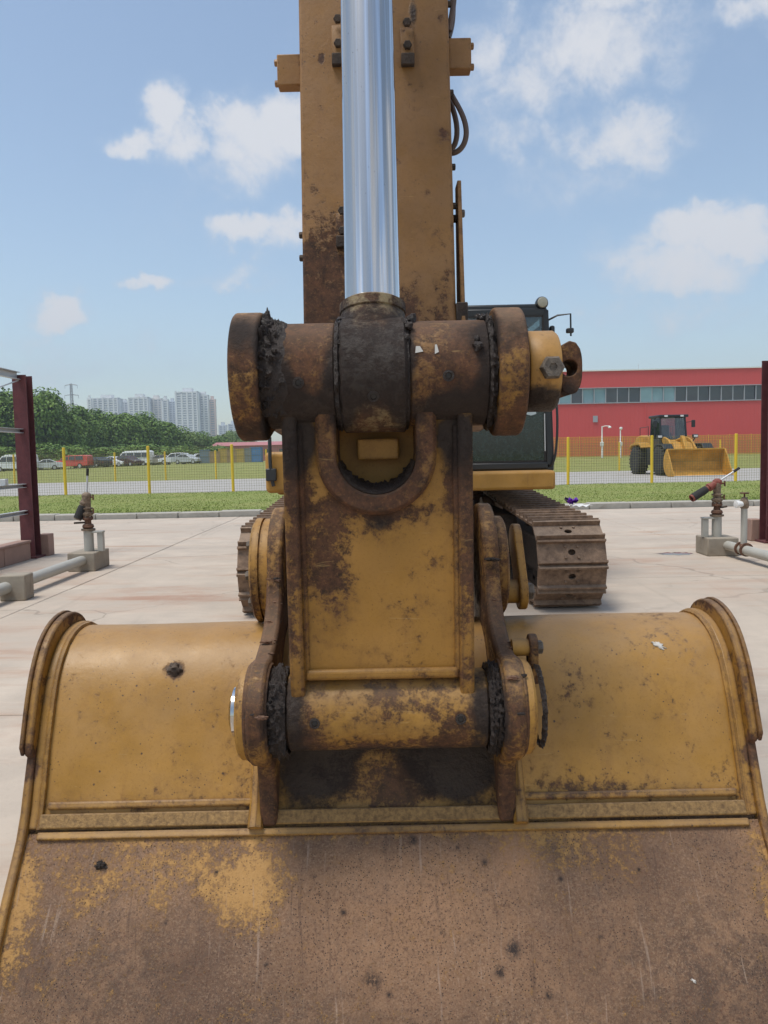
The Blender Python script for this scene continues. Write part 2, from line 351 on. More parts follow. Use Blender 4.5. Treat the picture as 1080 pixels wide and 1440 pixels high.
M['boss'] = weathered('boss_paint', edge=0.5, rust=.15, dust=.30, stains=[((-.43, 2.2, .97), (.12, .25, .14), .8), ((-.34, 1.7, .72), (.06, .1, .07), .5), ((.36, 1.7, .72), (.06, .1, .08), .5)])
M['link'] = weathered('link_paint', edge=0.8, rust=.12, dust=.15, fade=.22, base=(.32, .155, .020),
    stains=[((-.12, 1.78, 1.08), (.10, .2, .16), .35), ((-.02, 1.78, 1.27), (.2, .2, .10), .45), ((-.21, 1.78, 1.3), (.05, .3, .3), .45), ((.19, 1.78, 1.3), (.05, .3, .3), .45), ((-.14, 1.78, 1.17), (.10, .2, .22), .5), ((-.02, 1.78, 1.28), (.2, .2, .06), .45), ((-.19, 1.78, 1.32), (.06, .3, .2), .6), ((.16, 1.78, 1.36), (.05, .3, .16), .6), ((0, 1.78, .92), (.08, .2, .06), .3), ((.2, 1.78, 1.1), (.06, .2, .4), .3), ((-.22, 1.78, 1.), (.06, .2, .4), .3), ((.19, 1.78, .9), (.05, .2, .06), .4)],
    grease=[((-.2, 1.8, 1.40), (.09, .3, .14), .75), ((.17, 1.8, 1.40), (.09, .3, .14), .7), ((-.015, 1.75, 1.33), (.16, .12, .14), .62), ((-.015, 1.78, 1.40), (.15, .09, .13), 1.25), ((-.2, 1.78, 1.46), (.10, .3, .10), .8), ((.17, 1.78, 1.46), (.10, .3, .10), .7), ((-.015, 1.78, 1.24), (.09, .09, .04), .75)])
M['notch'] = weathered('notch_rim_paint', edge=.8, rust=.62, dust=.12, base=(.28, .135, .02), stains=[((-.015, 1.78, 1.30), (.2, .2, .1), .5)], grease=[((-.015, 1.78, 1.38), (.17, .2, .13), .85), ((-.1, 1.78, 1.5), (.06, .2, .08), .8), ((.08, 1.78, 1.5), (.06, .2, .08), .6)])
M['lowboss'] = weathered('lower_boss_paint', edge=0.4, rust=.3, dust=.32, stains=[((0, 1.78, .84), (.08, .2, .08), .4), ((-.2, 1.80, .75), (.1, .2, .1), .35), ((.17, 1.80, .74), (.12, .2, .1), .45), ((0, 1.80, .70), (.3, .15, .05), .5)],
    grease=[((-.23, 1.83, .78), (.07, .3, .2), .95), ((.23, 1.83, .78), (.07, .3, .2), .95), ((0, 1.83, .68), (.4, .2, .045), .75)])
M['topboss'] = weathered('upper_boss_paint', rust=.55, dust=.15, base=(.30, .145, .022), stains=[((.2, 1.78, 1.6), (.1, .3, .2), .6), ((-.2, 1.78, 1.62), (.10, .2, .2), .25), ((.0, 1.78, 1.7), (.3, .3, .06), .5)],
    grease=[((-.2, 1.78, 1.52), (.14, .2, .09), .9), ((.17, 1.78, 1.52), (.14, .2, .08), .8), ((.2, 1.8, 1.66), (.1, .2, .08), .55), ((-.09, 1.78, 1.58), (.07, .3, .2), 1.2), ((.055, 1.78, 1.62), (.05, .3, .2), 1.0), ((-.25, 1.78, 1.58), (.09, .3, .2), 1.25), ((.25, 1.78, 1.58), (.07, .3, .2), 1.15), ((-.17, 1.74, 1.49), (.16, .2, .06), 1.2), ((.16, 1.74, 1.49), (.16, .2, .06), .8)])
M['eye'] = weathered('rod_eye_paint', rust=.5, dust=.08, base=(.30, .24, .12), speck=.2, stains=[((0, 1.78, 1.5), .3, .2)],
    grease=[((-.02, 1.78, 1.60), (.22, .3, .18), 1.3), ((-.09, 1.78, 1.58), (.05, .3, .3), .8), ((.05, 1.78, 1.58), (.05, .3, .3), .8), ((-.02, 1.78, 1.75), (.2, .3, .07), .4)])
M['sidelink'] = weathered('side_link_paint', edge=0.8, rust=.5, dust=.3, stains=[((-.31, 1.73, 1.66), (.12, .15, .12), .6), ((.3, 1.73, 1.69), (.12, .15, .09), .85), ((.3, 1.73, 1.45), (.12, .2, .05), .8), ((-.3, 1.74, 1.45), (.12, .2, .08), .5)],
    grease=[((-.31, 1.73, 1.68), (.09, .15, .12), .75), ((.3, 1.72, 1.68), (.09, .15, .07), .5), ((-.26, 1.78, 1.58), (.03, .3, .3), .9), ((.25, 1.78, 1.58), (.03, .3, .3), .9), ((-.3, 1.76, 1.46), (.1, .2, .06), .7)])
M['pin'] = weathered('pin_paint', rust=.02, dust=.3, base=(.42, .22, .05), stains=[((.36, 1.78, 1.53), (.1, .2, .07), .6)], grease=[((.37, 1.76, 1.505), (.12, .2, .085), 1.35)])  # dark blob: overhead-light shade on the cap's lower half, painted in
M['pineye'] = weathered('pin_eye_paint', rust=.8, dust=.25, grease=[((.43, 1.78, 1.52), (.08, .2, .09), .7)])
M['stick'] = weathered('stick_paint', edge=0.5, rust=.03, dust=.1, speck=.7, base=(.265, .130, .032), fade=.5,
    stains=[((-.17, 2.3, 1.88), (.16, .2, .42), .95), ((-.05, 2.35, 2.05), (.16, .2, .24), .4), ((.08, 2.3, 1.82), (.12, .2, .22), .7), ((.19, 2.3, 1.82), (.06, .2, .3), .5), ((.2, 2.38, 2.36), (.035, .1, .05), .7), ((.06, 2.35, 2.28), (.03, .1, .03), .6),
            ((-.19, 2.35, 2.2), (.03, .1, .03), .6), ((.15, 2.35, 2.18), (.02, .1, .02), .6), ((.1, 2.45, 2.7), (.05, .1, .07), .5), ((.2, 2.43, 2.72), (.02, .1, .03), .6), ((-.16, 2.4, 2.6), (.015, .1, .03), 1.)],
    grease=[((.12, 2.43, 2.74), (.025, .1, .10), .8), ((-.19, 2.3, 1.75), (.16, .2, .1), .7), ((.1, 2.3, 1.72), (.2, .2, .1), .55)])
M['yellow'] = weathered('machine_yellow', rust=-.08, dust=.3, speck=.35, base=(.44, .225, .035))
M['yellow_far'] = weathered('loader_yellow', rust=-.3, dust=.12, speck=.0, base=(.52, .265, .028), fade=.15)
M['shoe'] = rusty('track_shoe_steel', (.095, .058, .038), (.28, .18, .115), .7, 16., .5)
M['chain'] = rusty('track_chain_steel', (.025, .019, .016), (.09, .065, .05), .8, 20., .2)
M['rust'] = rusty('rusty_iron', (.06, .03, .02), (.20, .10, .06), .8, 22., .2)
M['bolt'] = rusty('bolt_steel', (.06, .05, .042), (.19, .16, .13), .5, 60., .15)
M['plug'] = plain('plug_hole_dark', (.012, .010, .009), .6)
M['black'] = plain('cab_black', (.016, .018, .020), .38, var=.3)
M['rubber'] = plain('rubber', (.022, .021, .020), .8, var=.35, scale=14., bmp=.3)
M['hose'] = plain('hose_brown', (.10, .068, .055), .55, var=.2)
M['scrap'] = plain('paint_scrap', (.40, .39, .36), .7)
M['water'] = plain('puddle_water', (.16, .15, .14), .03, 0., .1, 4., 0., .9)
M['white'] = plain('white_paint', (.75, .75, .73), .5)
M['seat'] = plain('seat_fabric', (.03, .03, .035), .8)
def chrome():
    m, t, b = new_mat('chrome_rod'); p0 = t.xyz(t.pos())
    p = t.comb(p0[0], t.m('SUBTRACT', p0[1], t.m('MULTIPLY', p0[2], .2094)), p0[2])     # straighten the rod's lean
    n = t.noise(t.v('MULTIPLY', p, (320., 320., 2.)), 1., 4, .6); f = t.noise(p, 400., 3, .6)
    dots = t.m('MULTIPLY', t.step(t.voro(p, 60.), .09, .05), t.step(t.noise(p, 9., 2), .5, .62))
    refl_band = t.noise(t.v('MULTIPLY', p, (46., 46., .35)), 1., 3, .55)  # bands along the rod: reflections painted into its tint and roughness
    t.set(b.inputs['Base Color'], t.mix(dots, t.mix(t.step(refl_band, .42, .60), (.50, .485, .455, 1), t.mix(n, (.74, .75, .76, 1), (.90, .91, .92, 1))), (.16, .13, .1, 1)))
    b.inputs['Metallic'].default_value = 1.; t.set(b.inputs['Roughness'], t.m('ADD', t.lin(n, .3, .7, .03, .08), t.step(refl_band, .55, .42, 0., .10)))
    bump(t, b, t.m('ADD', n, t.m('MULTIPLY', f, .3)), .06, .002); return m
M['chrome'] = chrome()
def glass(name, tint, dusty=0., refl=.12, dustc=(.10, .13, .12, 1)):
    m, t, b = new_mat(name); p = t.pos()
    t.nodes.remove(b); out = t.nodes['Material Output']
    tr = t.n('ShaderNodeBsdfTransparent', {'Color': tint}); gl = t.n('ShaderNodeBsdfGlossy', {'Color': (.9, .95, 1, 1), 'Roughness': .04})
    fr = t.n('ShaderNodeFresnel', {'IOR': 1.5}).outputs[0]
    s = t.n('ShaderNodeMixShader', {0: t.m('ADD', fr, refl, clamp=True), 1: tr.outputs[0], 2: gl.outputs[0]})
    if dusty:
        df = t.n('ShaderNodeBsdfDiffuse', {'Color': dustc})
        n = t.noise(p, 28., 7, .72); s2 = t.n('ShaderNodeMixShader', {0: t.step(n, .35, .7, dusty*.3, dusty), 1: s.outputs[0], 2: df.outputs[0]}); s = s2
    t.links.new(s.outputs[0], out.inputs[0]); return m
M['glass'] = glass('cab_glass', (.42, .50, .50, 1), .22, .05)
M['glass_loader'] = glass('loader_glass', (.78, .82, .82, 1), .10, .03)
M['glass_dusty'] = glass('dusty_lower_glass', (.16, .22, .21, 1), .62, .02, (.075, .105, .10, 1))
M['glass_car'] = glass('car_glass', (.10, .11, .12, 1), .1, .10)
def concrete(name, col, stain=(.40, .24, .17), amt=.6, scale=1., patches=(), dark=()):
    m, t, b = new_mat(name); p = t.pos()
    big = t.noise(p, .35*scale, 6, .6, .2); mid = t.noise(p, 2.2*scale, 8, .66); fine = t.noise(p, 38.*scale, 6, .7)
    flow = t.noise(t.v('MULTIPLY', p, (.5, 2.2, 1.)), 1.1*scale, 7, .65, .4)
    c = t.mix(t.lin(mid, .3, .7), [x*.86 for x in col], [min(1, x*1.1) for x in col])
    c = t.mix(t.step(big, .50, .70, 0., .35), c, [x*.80 for x in col])
    c = t.mix(t.step(flow, .50, .72, 0., amt), c, stain)
    if patches: c = t.mix(t.m('MULTIPLY', t.blobs(p, patches), t.step(t.m('ADD', t.m('MULTIPLY', flow, .5), t.m('MULTIPLY', mid, .5)), .40, .62), clamp=True), c, (.33, .185, .125, 1))
    if dark: c = t.mix(t.m('MULTIPLY', t.blobs(p, dark), t.step(mid, .38, .62), clamp=True), c, (.24, .21, .185, 1))
    c = t.mix(t.step(t.noise(t.v('MULTIPLY', p, (1.2, 6., 1.)), 1.6*scale, 7, .7, .5), .56, .66, 0., .25), c, [min(1, x*1.25) for x in col])
    if patches:
        wv = t.v('ADD', p, t.v('SCALE', t.n('ShaderNodeTexNoise', {'Vector': p, 'Scale': 1.3, 'Detail': 5}).outputs['Color'], .9))
        ck = t.n('ShaderNodeTexVoronoi', {'Vector': t.v('MULTIPLY', wv, (1, 1, 0)), 'Scale': .33}, feature='DISTANCE_TO_EDGE').outputs['Distance']
        c = t.mix(t.m('MULTIPLY', t.step(ck, .006, .001), t.step(big, .45, .6, 0., .45)), c, (.18, .15, .12, 1))
        tyre = t.noise(t.v('MULTIPLY', p, (3.2, .22, 1.)), 1., 4, .6, .6)
        c = t.mix(t.step(tyre, .60, .72, 0., .22), c, [x*.55 for x in col])
    c = t.mix(t.step(fine, .52, .8, 0., .22), c, [x*.55 for x in col])
    t.set(b.inputs['Base Color'], c); t.set(b.inputs['Roughness'], t.lin(mid, .3, .7, .7, .95)); b.inputs['Specular IOR Level'].default_value = .25
    bump(t, b, t.m('ADD', fine, mid), .35, .006); return m
M['slab'] = concrete('yard_concrete', (.485, .412, .335), (.40, .25, .17), .6, 1., patches=[((-2.2, 7.8, 0), (1.6, 1.0, 1), .75), ((-4.5, 9.3, 0), (1.5, 1.2, 1), .6), ((-3.6, 6.0, 0), (2., 1.2, 1), .45), ((3.2, 9.3, 0), (1.4, 1.2, 1), .6), ((4., 7.5, 0), (2., 1.2, 1), .5), ((-1.2, 11.8, 0), (1.5, .6, 1), .35)], dark=[((-3.5, 12.2, 0), (4., .5, 1), .45), ((3.9, 10.2, 0), (.35, .25, 1), .7), ((5., 12., 0), (2.5, .6, 1), .4), ((-3.5, 15.5, 0), (6., 1.8, 1), .3), ((6, 15., 0), (4., 1.8, 1), .3)])
M['joint'] = plain('joint_filler', (.20, .17, .14), .9)
M['plinth'] = concrete('plinth_concrete', (.33, .285, .225), (.20, .155, .11), .6, 5.)
M['wallc'] = concrete('pink_wall_concrete', (.33, .215, .17), (.22, .14, .11), .5, 3.)
M['kerb'] = concrete('kerb_concrete', (.40, .375, .325), (.20, .17, .13), .6, 3.)
M['road'] = concrete('road_concrete', (.385, .365, .335), (.24, .22, .2), .35, .7)
def grass_mat(name, a, b_, c_):
    m, t, b = new_mat(name); p = t.pos()
    n = t.noise(p, .45, 6, .65, .2); f = t.noise(p, 9., 6, .7)
    c = t.mix(t.lin(n, .33, .67), a, b_); c = t.mix(t.step(f, .45, .72, 0., .6), c, c_)
    t.set(b.inputs['Base Color'], c); b.inputs['Roughness'].default_value = .9; b.inputs['Specular IOR Level'].default_value = .15
    bump(t, b, f, .8, .05); return m
M['grass'] = grass_mat('lawn_soil_and_turf', (.20, .245, .065, 1), (.275, .285, .10, 1), (.145, .185, .048, 1))
M['blade'] = grass_mat('grass_blades', (.20, .27, .065, 1), (.29, .315, .10, 1), (.16, .22, .05, 1))
M['meadow'] = grass_mat('meadow_grass', (.225, .25, .07, 1), (.30, .295, .11, 1), (.175, .205, .055, 1))
def leaf_mat(name, a, b_):
    m, t, b = new_mat(name); p = t.pos()
    n = t.noise(p, .5, 4, .6); f = t.noise(p, 6., 3, .6)
    c = t.mix(t.lin(t.m('ADD', t.m('MULTIPLY', n, .5), t.m('MULTIPLY', f, .5)), .35, .65), a, b_)
    t.set(b.inputs['Base Color'], c); b.inputs['Roughness'].default_value = .6; b.inputs['Specular IOR Level'].default_value = .25
    return m
M['leaf'] = leaf_mat('dark_broadleaf', (.055, .125, .022, 1), (.19, .285, .050, 1))
M['leaf2'] = leaf_mat('paler_broadleaf', (.075, .14, .03, 1), (.19, .26, .06, 1))
M['bark'] = plain('bark', (.07, .05, .038), .9, var=.3, bmp=.5)
def facade(name, col, rib=2.2):
    m, t, b = new_mat(name); p = t.pos(); x = t.xyz(p)[0]
    w = t.m('FRACT', t.m('MULTIPLY', x, rib))
    n = t.noise(p, .12, 5, .6); f = t.noise(t.v('MULTIPLY', p, (1., 1., .15)), 1.3, 5, .6)
    c = t.mix(t.lin(n, .3, .7), [v*.94 for v in col], [v*1.05 for v in col]); c = t.mix(t.step(f, .5, .75, 0., .18), c, [v*.8+.02 for v in col])
    t.set(b.inputs['Base Color'], c); b.inputs['Roughness'].default_value = .55
    bump(t, b, t.step(t.m('ABSOLUTE', t.m('SUBTRACT', w, .5)), .3, .4), .25, .03); return m
M['redwall'] = facade('red_sheet_cladding', (.62, .088, .088))
M['redshed'] = facade('faded_red_cladding', (.42, .15, .14))
M['maroon'] = rusty('maroon_primer', (.085, .024, .028), (.135, .042, .045), .6, 9., .1)
M['galv'] = plain('galvanised_steel', (.52, .54, .55), .45, .25, .15, 6.)
M['pipe'] = plain('grey_painted_pipe', (.40, .39, .345), .5, 0., .15, 5.)
M['brass'] = rusty('old_brass', (.10, .07, .045), (.27, .20, .14), .55, 30., .2)
M['redpaint'] = rusty('worn_red_paint', (.17, .04, .03), (.30, .085, .06), .55, 40., .1)
M['fyellow'] = plain('fence_yellow', (.74, .49, .03), .5, var=.1, scale=3.)
M['forange'] = plain('fence_orange_yellow', (.66, .33, .05), .55, var=.1, scale=3.)
M['wire'] = plain('fence_wire', (.22, .20, .09), .5, .2)
M['winframe'] = plain('window_frame_grey', (.36, .38, .42), .5)
def pane_mat(name, c1, c2, r=.06):
    m, t, b = new_mat(name); p = t.pos()
    t.set(b.inputs['Base Color'], t.mix(t.noise(p, .8, 3), c1, c2)); b.inputs['Roughness'].default_value = r
    b.inputs['Specular IOR Level'].default_value = .8
    bump(t, b, t.noise(p, .9, 2), .25, .05); return m
M['pane'] = pane_mat('factory_glass', (.022, .03, .045, 1), (.05, .06, .08, 1))
M['pane2'] = pane_mat('factory_glass_painted_sky', (.12, .23, .28, 1), (.24, .40, .46, 1))  # bright sky reflected in the left panes, put into the glass colour
M['tower_pane'] = plain('tower_glazing', (.34, .38, .43), .3, var=.25, scale=.15)
# ---------------------------------------------------------------- the setting
def sm(x, a, b):
    t = max(0., min(1., (x-a)/(b-a))); return t*t*(3-2*t)
def gh(x, y):
    """height of the open ground"""
    if y < 53: return -.05
    top = .35+(.9-.35)*sm(x, -55, -18)
    yend = 84+26*sm(-x, 0, 25)
    return -.05+(top+.05)*sm(y, 53.3, yend)+.05*math.sin(x*.13)*sm(y, 60, 80)
def sheet(name, xs, ys, zf, mat):
    mb = MB(); nx = len(xs)
    mb.v = [(x, y, zf(x, y)) for y in ys for x in xs]
    mb.f = [(j*nx+i, j*nx+i+1, (j+1)*nx+i+1, (j+1)*nx+i) for j in range(len(ys)-1) for i in range(nx-1)]
    return struct(mb.build(name, mat, smooth=60))
xs = [-3000, -1500, -700, -350, -200]+list(range(-140, 141, 4))+[200, 350, 700, 1500, 3000]
ys = [-800, -200, -60, 0, 20, 40, 52]+[53+i*2 for i in range(1, 32)]+[125, 150, 200, 300, 500, 900, 1500, 3000]
sheet('terrain', xs, ys, lambda x, y: gh(x, y) if y > 50 else -.25, M['meadow'])

# concrete yard: slabs with recessed joints
yard = struct(MB().box(-60, 60, -50, 18.6, -.2, -.02).build('yard', M['joint']))
jx = [-59.5, -43.5, -27.5, -19.5, -11.5, -7.5, -3.5, .5, 4.55, 8.55, 12.5, 20.5, 28.5, 44.5, 59.5]; jy = [-49.5, -30, -15, -5, 0.5, 4.2, 8.4, 12.6, 18.55]
for i in range(len(jx)-1):
    for j in range(len(jy)-1):
        g = .006; x0, x1, y0, y1 = jx[i]+g, jx[i+1]-g, jy[j]+g, jy[j+1]-g
        dz = rnd.uniform(-.003, .003)
        mb = MB().box(x0, x1, y0, y1, -.018, 0)
        o = mb.build('slab', M['slab'], yard, bevel=.006, seg=1); o.location.z += dz
# lawn strip with kerb stones
def lawnz(x, y): return .10+.03*math.sin(x*.9)*math.sin(y*.7)-.06*sm(y, 30., 32.)
sheet('lawn', [-70+i*1.0 for i in range(141)], [18.8+.25]+[19.5+i*.5 for i in range(25)]+[31.9], lawnz, M['grass'])
kerb = struct(MB().box(-70, 70, 18.66, 18.98, -.2, .03).build('kerb', M['joint']))
x = -24.
while x < 24:
    w = .985
    o = MB().box(x, x+w, 18.60+rnd.uniform(0, .02), 19.0, -.02, .135+rnd.uniform(-.012, .012)).build('kerb_stone', M['kerb'], kerb, bevel=.02)
    x += 1.0
sheet('road', [-300, -100, -50, 0, 50, 100, 300], [31.9, 36, 42, 48, 53.2], lambda x, y: .004+.01*sm(y, 32, 42), M['road'])
# short turf on the lawn: one mass
mb = MB(); V, F = [], []
for k in range(52000):
    x = rnd.uniform(-17, 17); y = 18.98+(31.8-18.98)*rnd.random()**1.6
    if abs(x) > y*.53+1.0: continue
    z = lawnz(x, y)-.005; a = rnd.uniform(0, 6.283); h = rnd.uniform(.02, .045)*(1.5 if y < 19.2 else 1.); w = rnd.uniform(.008, .018); lx, ly = rnd.uniform(-.03, .03), rnd.uniform(-.03, .03)
    b = len(V); V += [(x-math.cos(a)*w, y-math.sin(a)*w, z), (x+math.cos(a)*w, y+math.sin(a)*w, z), (x+lx, y+ly, z+h)]; F.append((b, b+1, b+2))
me = bpy.data.meshes.new('grass'); me.from_pydata(V, [], F); me.update(); me.materials.append(M['blade'])
o = bpy.data.objects.new('grass', me); COL.objects.link(o); struct(o, 'stuff'); tag(o, 'short yellow green lawn grass between the kerb and the road', 'grass')
# ---------------------------------------------------------------- the excavator
EX = thing('excavator', 'weathered yellow crawler excavator resting its rusty bucket on the concrete', 'excavator', (.33, 8.8, 0), world=True)
PU = (1.849, 1.592)      # upper pin (y, z)
PF = (1.877, .770)       # front bucket pin
PR = (2.34, 1.06)        # rear bucket pin
# ---- bucket shell -------------------------------------------------
top_prof = [(2.48, .80), (2.42, .868), (2.34, .900), (2.26, .906), (2.185, .889), (2.125, .850), (2.08, .796), (2.042, .722), (2.008, .641), (1.976, .5515), (1.952, .489), (1.932, .448)]
bel_prof = [(1.924, .442), (1.885, .395), (1.835, .335), (1.778, .260), (1.722, .180), (1.675, .105), (1.645, .045), (1.65, .008), (1.70, .002)]
def smooth_prof(pr, n=4):
    out = []
    P = [pr[0]]+list(pr)+[pr[-1]]
    for i in range(1, len(P)-2):
        for k in range(n):
            t = k/n
            out.append(tuple(.5*(2*P[i][j]+(P[i+1][j]-P[i-1][j])*t+(2*P[i-1][j]-5*P[i][j]+4*P[i+1][j]-P[i+2][j])*t*t+(3*P[i][j]-P[i-1][j]-3*P[i+1][j]+P[i+2][j])*t**3) for j in (0, 1)))
    return out+[pr[-1]]
def sweep_sheet(prof, xs, thick, dent=0.):
    """a curved plate: profile in (y,z) swept along x, with thickness to the inside and slight dents"""
    pr = smooth_prof(prof); inn = []
    for i, p in enumerate(pr):
        a, b = pr[max(i-1, 0)], pr[min(i+1, len(pr)-1)]; ty, tz = b[0]-a[0], b[1]-a[1]; l = math.hypot(ty, tz)
        inn.append((p[0]-tz/l*thick, p[1]+ty/l*thick))
    mb = MB(); n = len(pr); m = len(xs)
    for x in xs:
        for i, p in enumerate(pr):
            d = dent*mnoise.noise(Vector((x*2.1, p[0]*2.1, p[1]*2.1)))
            mb.v.append((x, p[0]+d, p[1]+d*.5))
    for x in xs:
        for p in inn: mb.v.append((x, p[0], p[1]))
    B = n*m
    for j in range(m-1):
        for i in range(n-1):
            mb.f.append((j*n+i, j*n+i+1, (j+1)*n+i+1, (j+1)*n+i)); mb.f.append((B+j*n+i, B+(j+1)*n+i, B+(j+1)*n+i+1, B+j*n+i+1))
        mb.f.append((j*n, (j+1)*n, B+(j+1)*n, B+j*n)); mb.f.append((j*n+n-1, B+j*n+n-1, B+(j+1)*n+n-1, (j+1)*n+n-1))
    for i in range(n-1):
        mb.f.append((i, B+i, B+i+1, i+1)); k = (m-1)*n; mb.f.append((k+i, k+i+1, B+k+i+1, B+k+i))
    return mb
BX0, BX1 = -.916, .928
xs_b = [BX0+(BX1-BX0)*i/40 for i in range(41)]
bucket = sweep_sheet(top_prof, xs_b, .03, .006).build('bucket', M['bucket'], EX)
bucket['label'] = 'wide bucket with yellow back sheet and brown worn belly'
sweep_sheet(bel_prof, [-.942+1.896*i/40 for i in range(41)], .03, .006).build('belly_plate', M['belly'], bucket)
# bottom and lip under the machine, teeth towards it
fl = [(1.70, .002), (2.0, .001), (2.5, .004), (2.95, .012)]
MB().prism(fl+[(p[0], p[1]+.035) for p in reversed(fl)], BX0, BX1).build('floor_plate', M['belly'], bucket)
for k in range(6):
    xk = BX0+.12+k*(BX1-BX0-.24)/5
    MB().prism([(2.93, .0), (3.22, .025), (3.22, .035), (2.93, .09)], xk-.06, xk+.06).build('tooth', M['shoe'], bucket, bevel=.008)
def offset_prof(pr, k):
    out = []
    for i, p in enumerate(pr):
        a, b = pr[max(i-1, 0)], pr[min(i+1, len(pr)-1)]; ty, tz = b[0]-a[0], b[1]-a[1]; l = math.hypot(ty, tz)
        out.append((p[0]+tz/l*k, p[1]-ty/l*k))
    return out
ear = offset_prof(top_prof[1:], .012)
low = [(1.925, .474), (1.900, .438), (1.860, .388), (1.808, .325), (1.752, .250), (1.695, .170), (1.650, .095), (1.622, .04), (1.628, .0), (1.70, -.002)]
ear = smooth_prof(ear, 3); low = smooth_prof(low, 3)
for s in (-1, 1):
    def xr(a, b): return (-b, -a) if s < 0 else (a+.012, b+.012)
    x0, x1 = xr(.914, .9395)
    sp = MB().prism(ear+[(2.05, .46), (2.2, .6), (2.4, .7)], x0, x1).build('side_plate', M['bucket'], bucket, bevel=.006, seg=3)
    y0, y1 = xr(.9385, .961)
    rimo = [(2.40, .84), (2.392, .885), (2.348, .930), (2.275, .953), (2.185, .942), (2.108, .902), (2.052, .836), (2.016, .768), (1.988, .70), (1.971, .655)]
    MB().prism(smooth_prof(rimo, 3)+[(1.971, .632), (1.984, .622), (1.968, .585), (1.949, .540), (1.930, .492)]+low[3:]+[(2.95, .0), (3.0, .06), (2.80, .35), (2.60, .62), (2.47, .78)], y0, y1).build('side_cheek', M['rim'], bucket, bevel=.005)
    st = [(2.395, .86), (2.385, .892), (2.346, .934), (2.275, .958), (2.183, .947), (2.104, .906), (2.047, .839), (2.010, .769), (1.982, .70), (1.964, .655), (1.972, .630), (2.00, .66), (2.035, .74), (2.08, .81), (2.14, .872), (2.21, .91), (2.28, .92), (2.34, .90)]
    xo0, xo1 = (y0-.010, y0+.001) if s < 0 else (y1-.001, y1+.010)
    MB().prism(smooth_prof(st[:10], 3)+st[10:], xo0, xo1).build('wear_strip', M['rim'], bucket, bevel=.003)
    # weld bead along the sheet
    xb = BX0+.004 if s < 0 else BX1-.004
    pts = [(xb, p[0], p[1]) for p in smooth_prof([(q[0]-.004, q[1]+.004) for q in top_prof[2:]], 3)]
    MB().tube(pts, [.007+.002*rnd.random() for _ in pts], 6).build('weld_bead', M['bucket'], bucket)
# cross bars between back sheet and belly
def along(y, z, ty, tz, x0, x1, w, h, name, mat, bev=.006, sag=0.):
    l = math.hypot(ty, tz); ty, tz = ty/l, tz/l; ny, nz = -tz, ty
    if ny > 0: ny, nz = -ny, -nz
    pr = [(y-ty*w/2, z-tz*w/2), (y+ty*w/2, z+tz*w/2), (y+ty*w/2+ny*h, z+tz*w/2+nz*h), (y-ty*w/2+ny*h, z-tz*w/2+nz*h)]
    return MB().prism(pr, x0, x1).build(name, mat, bucket, bevel=bev, seg=3)
TY, TZ = -.055, -.10
for x0, x1 in ((BX0+.02, -.345), (.335, BX1-.02)):
    along(1.9575, .500, TY, TZ, x0, x1, .020, .013, 'weld_ridge', M['bucket'], .006)
along(1.9405, .466, TY, TZ, BX0+.006, BX1-.006, .036, .016, 'wear_bar', M['bar'], .004)
MB().prism([(1.95, .475), (1.930, .425), (1.98, .40), (2.01, .46)], BX0-.03, BX1+.03).build('backing_bar', M['belly'], bucket)
along(1.9185, .436, -.05, -.055, BX0+.004, BX1-.004, .020, .010, 'plate_edge', M['bucket'], .004)
MB().box(-.065, .075, 1.965, 2.03, .66, .70).build('stop_block', M['hinge'], bucket, bevel=.006)
# small finds on the bucket: weld scar, clods, droppings
def clod(name, c, r, mat, parent, flat=1., seed=0., n=10, bump_=.35):
    mb = MB(); vs = []
    for i in range(n+1):
        th = math.pi*i/n
        for k in range(2*n):
            ph = math.pi*k/n; d = Vector((math.sin(th)*math.cos(ph), math.sin(th)*math.sin(ph), math.cos(th)))
            rr = r*(1+bump_*mnoise.noise(d*1.9+Vector((seed, seed, 0)))+bump_*.5*mnoise.noise(d*5+Vector((0, seed, 0))))
            q = d*rr; vs.append((c[0]+q.x, c[1]+q.y*flat, c[2]+q.z*flat if flat != 1 else c[2]+q.z))
    m = 2*n
    fs = [(i*m+k, i*m+(k+1) % m, (i+1)*m+(k+1) % m, (i+1)*m+k) for i in range(n) for k in range(m)]
    mb.add(vs, fs); return mb.build(name, mat, parent)
clod('weld_scar', (-.590, 2.098, .818), .020, M['chain'], bucket, .9, 3., 16, .45)
def boss(x0, x1, c, r, mat, parent, name='boss', lip=.006):
    pr = [(x0, r*.55), (x0, r-lip), (x0+lip, r), (x1-lip, r), (x1, r-lip), (x1, r*.55)]
    return MB().rev(pr, (0, c[0], c[1]), (1, 0, 0), 64).build(name, mat, parent)
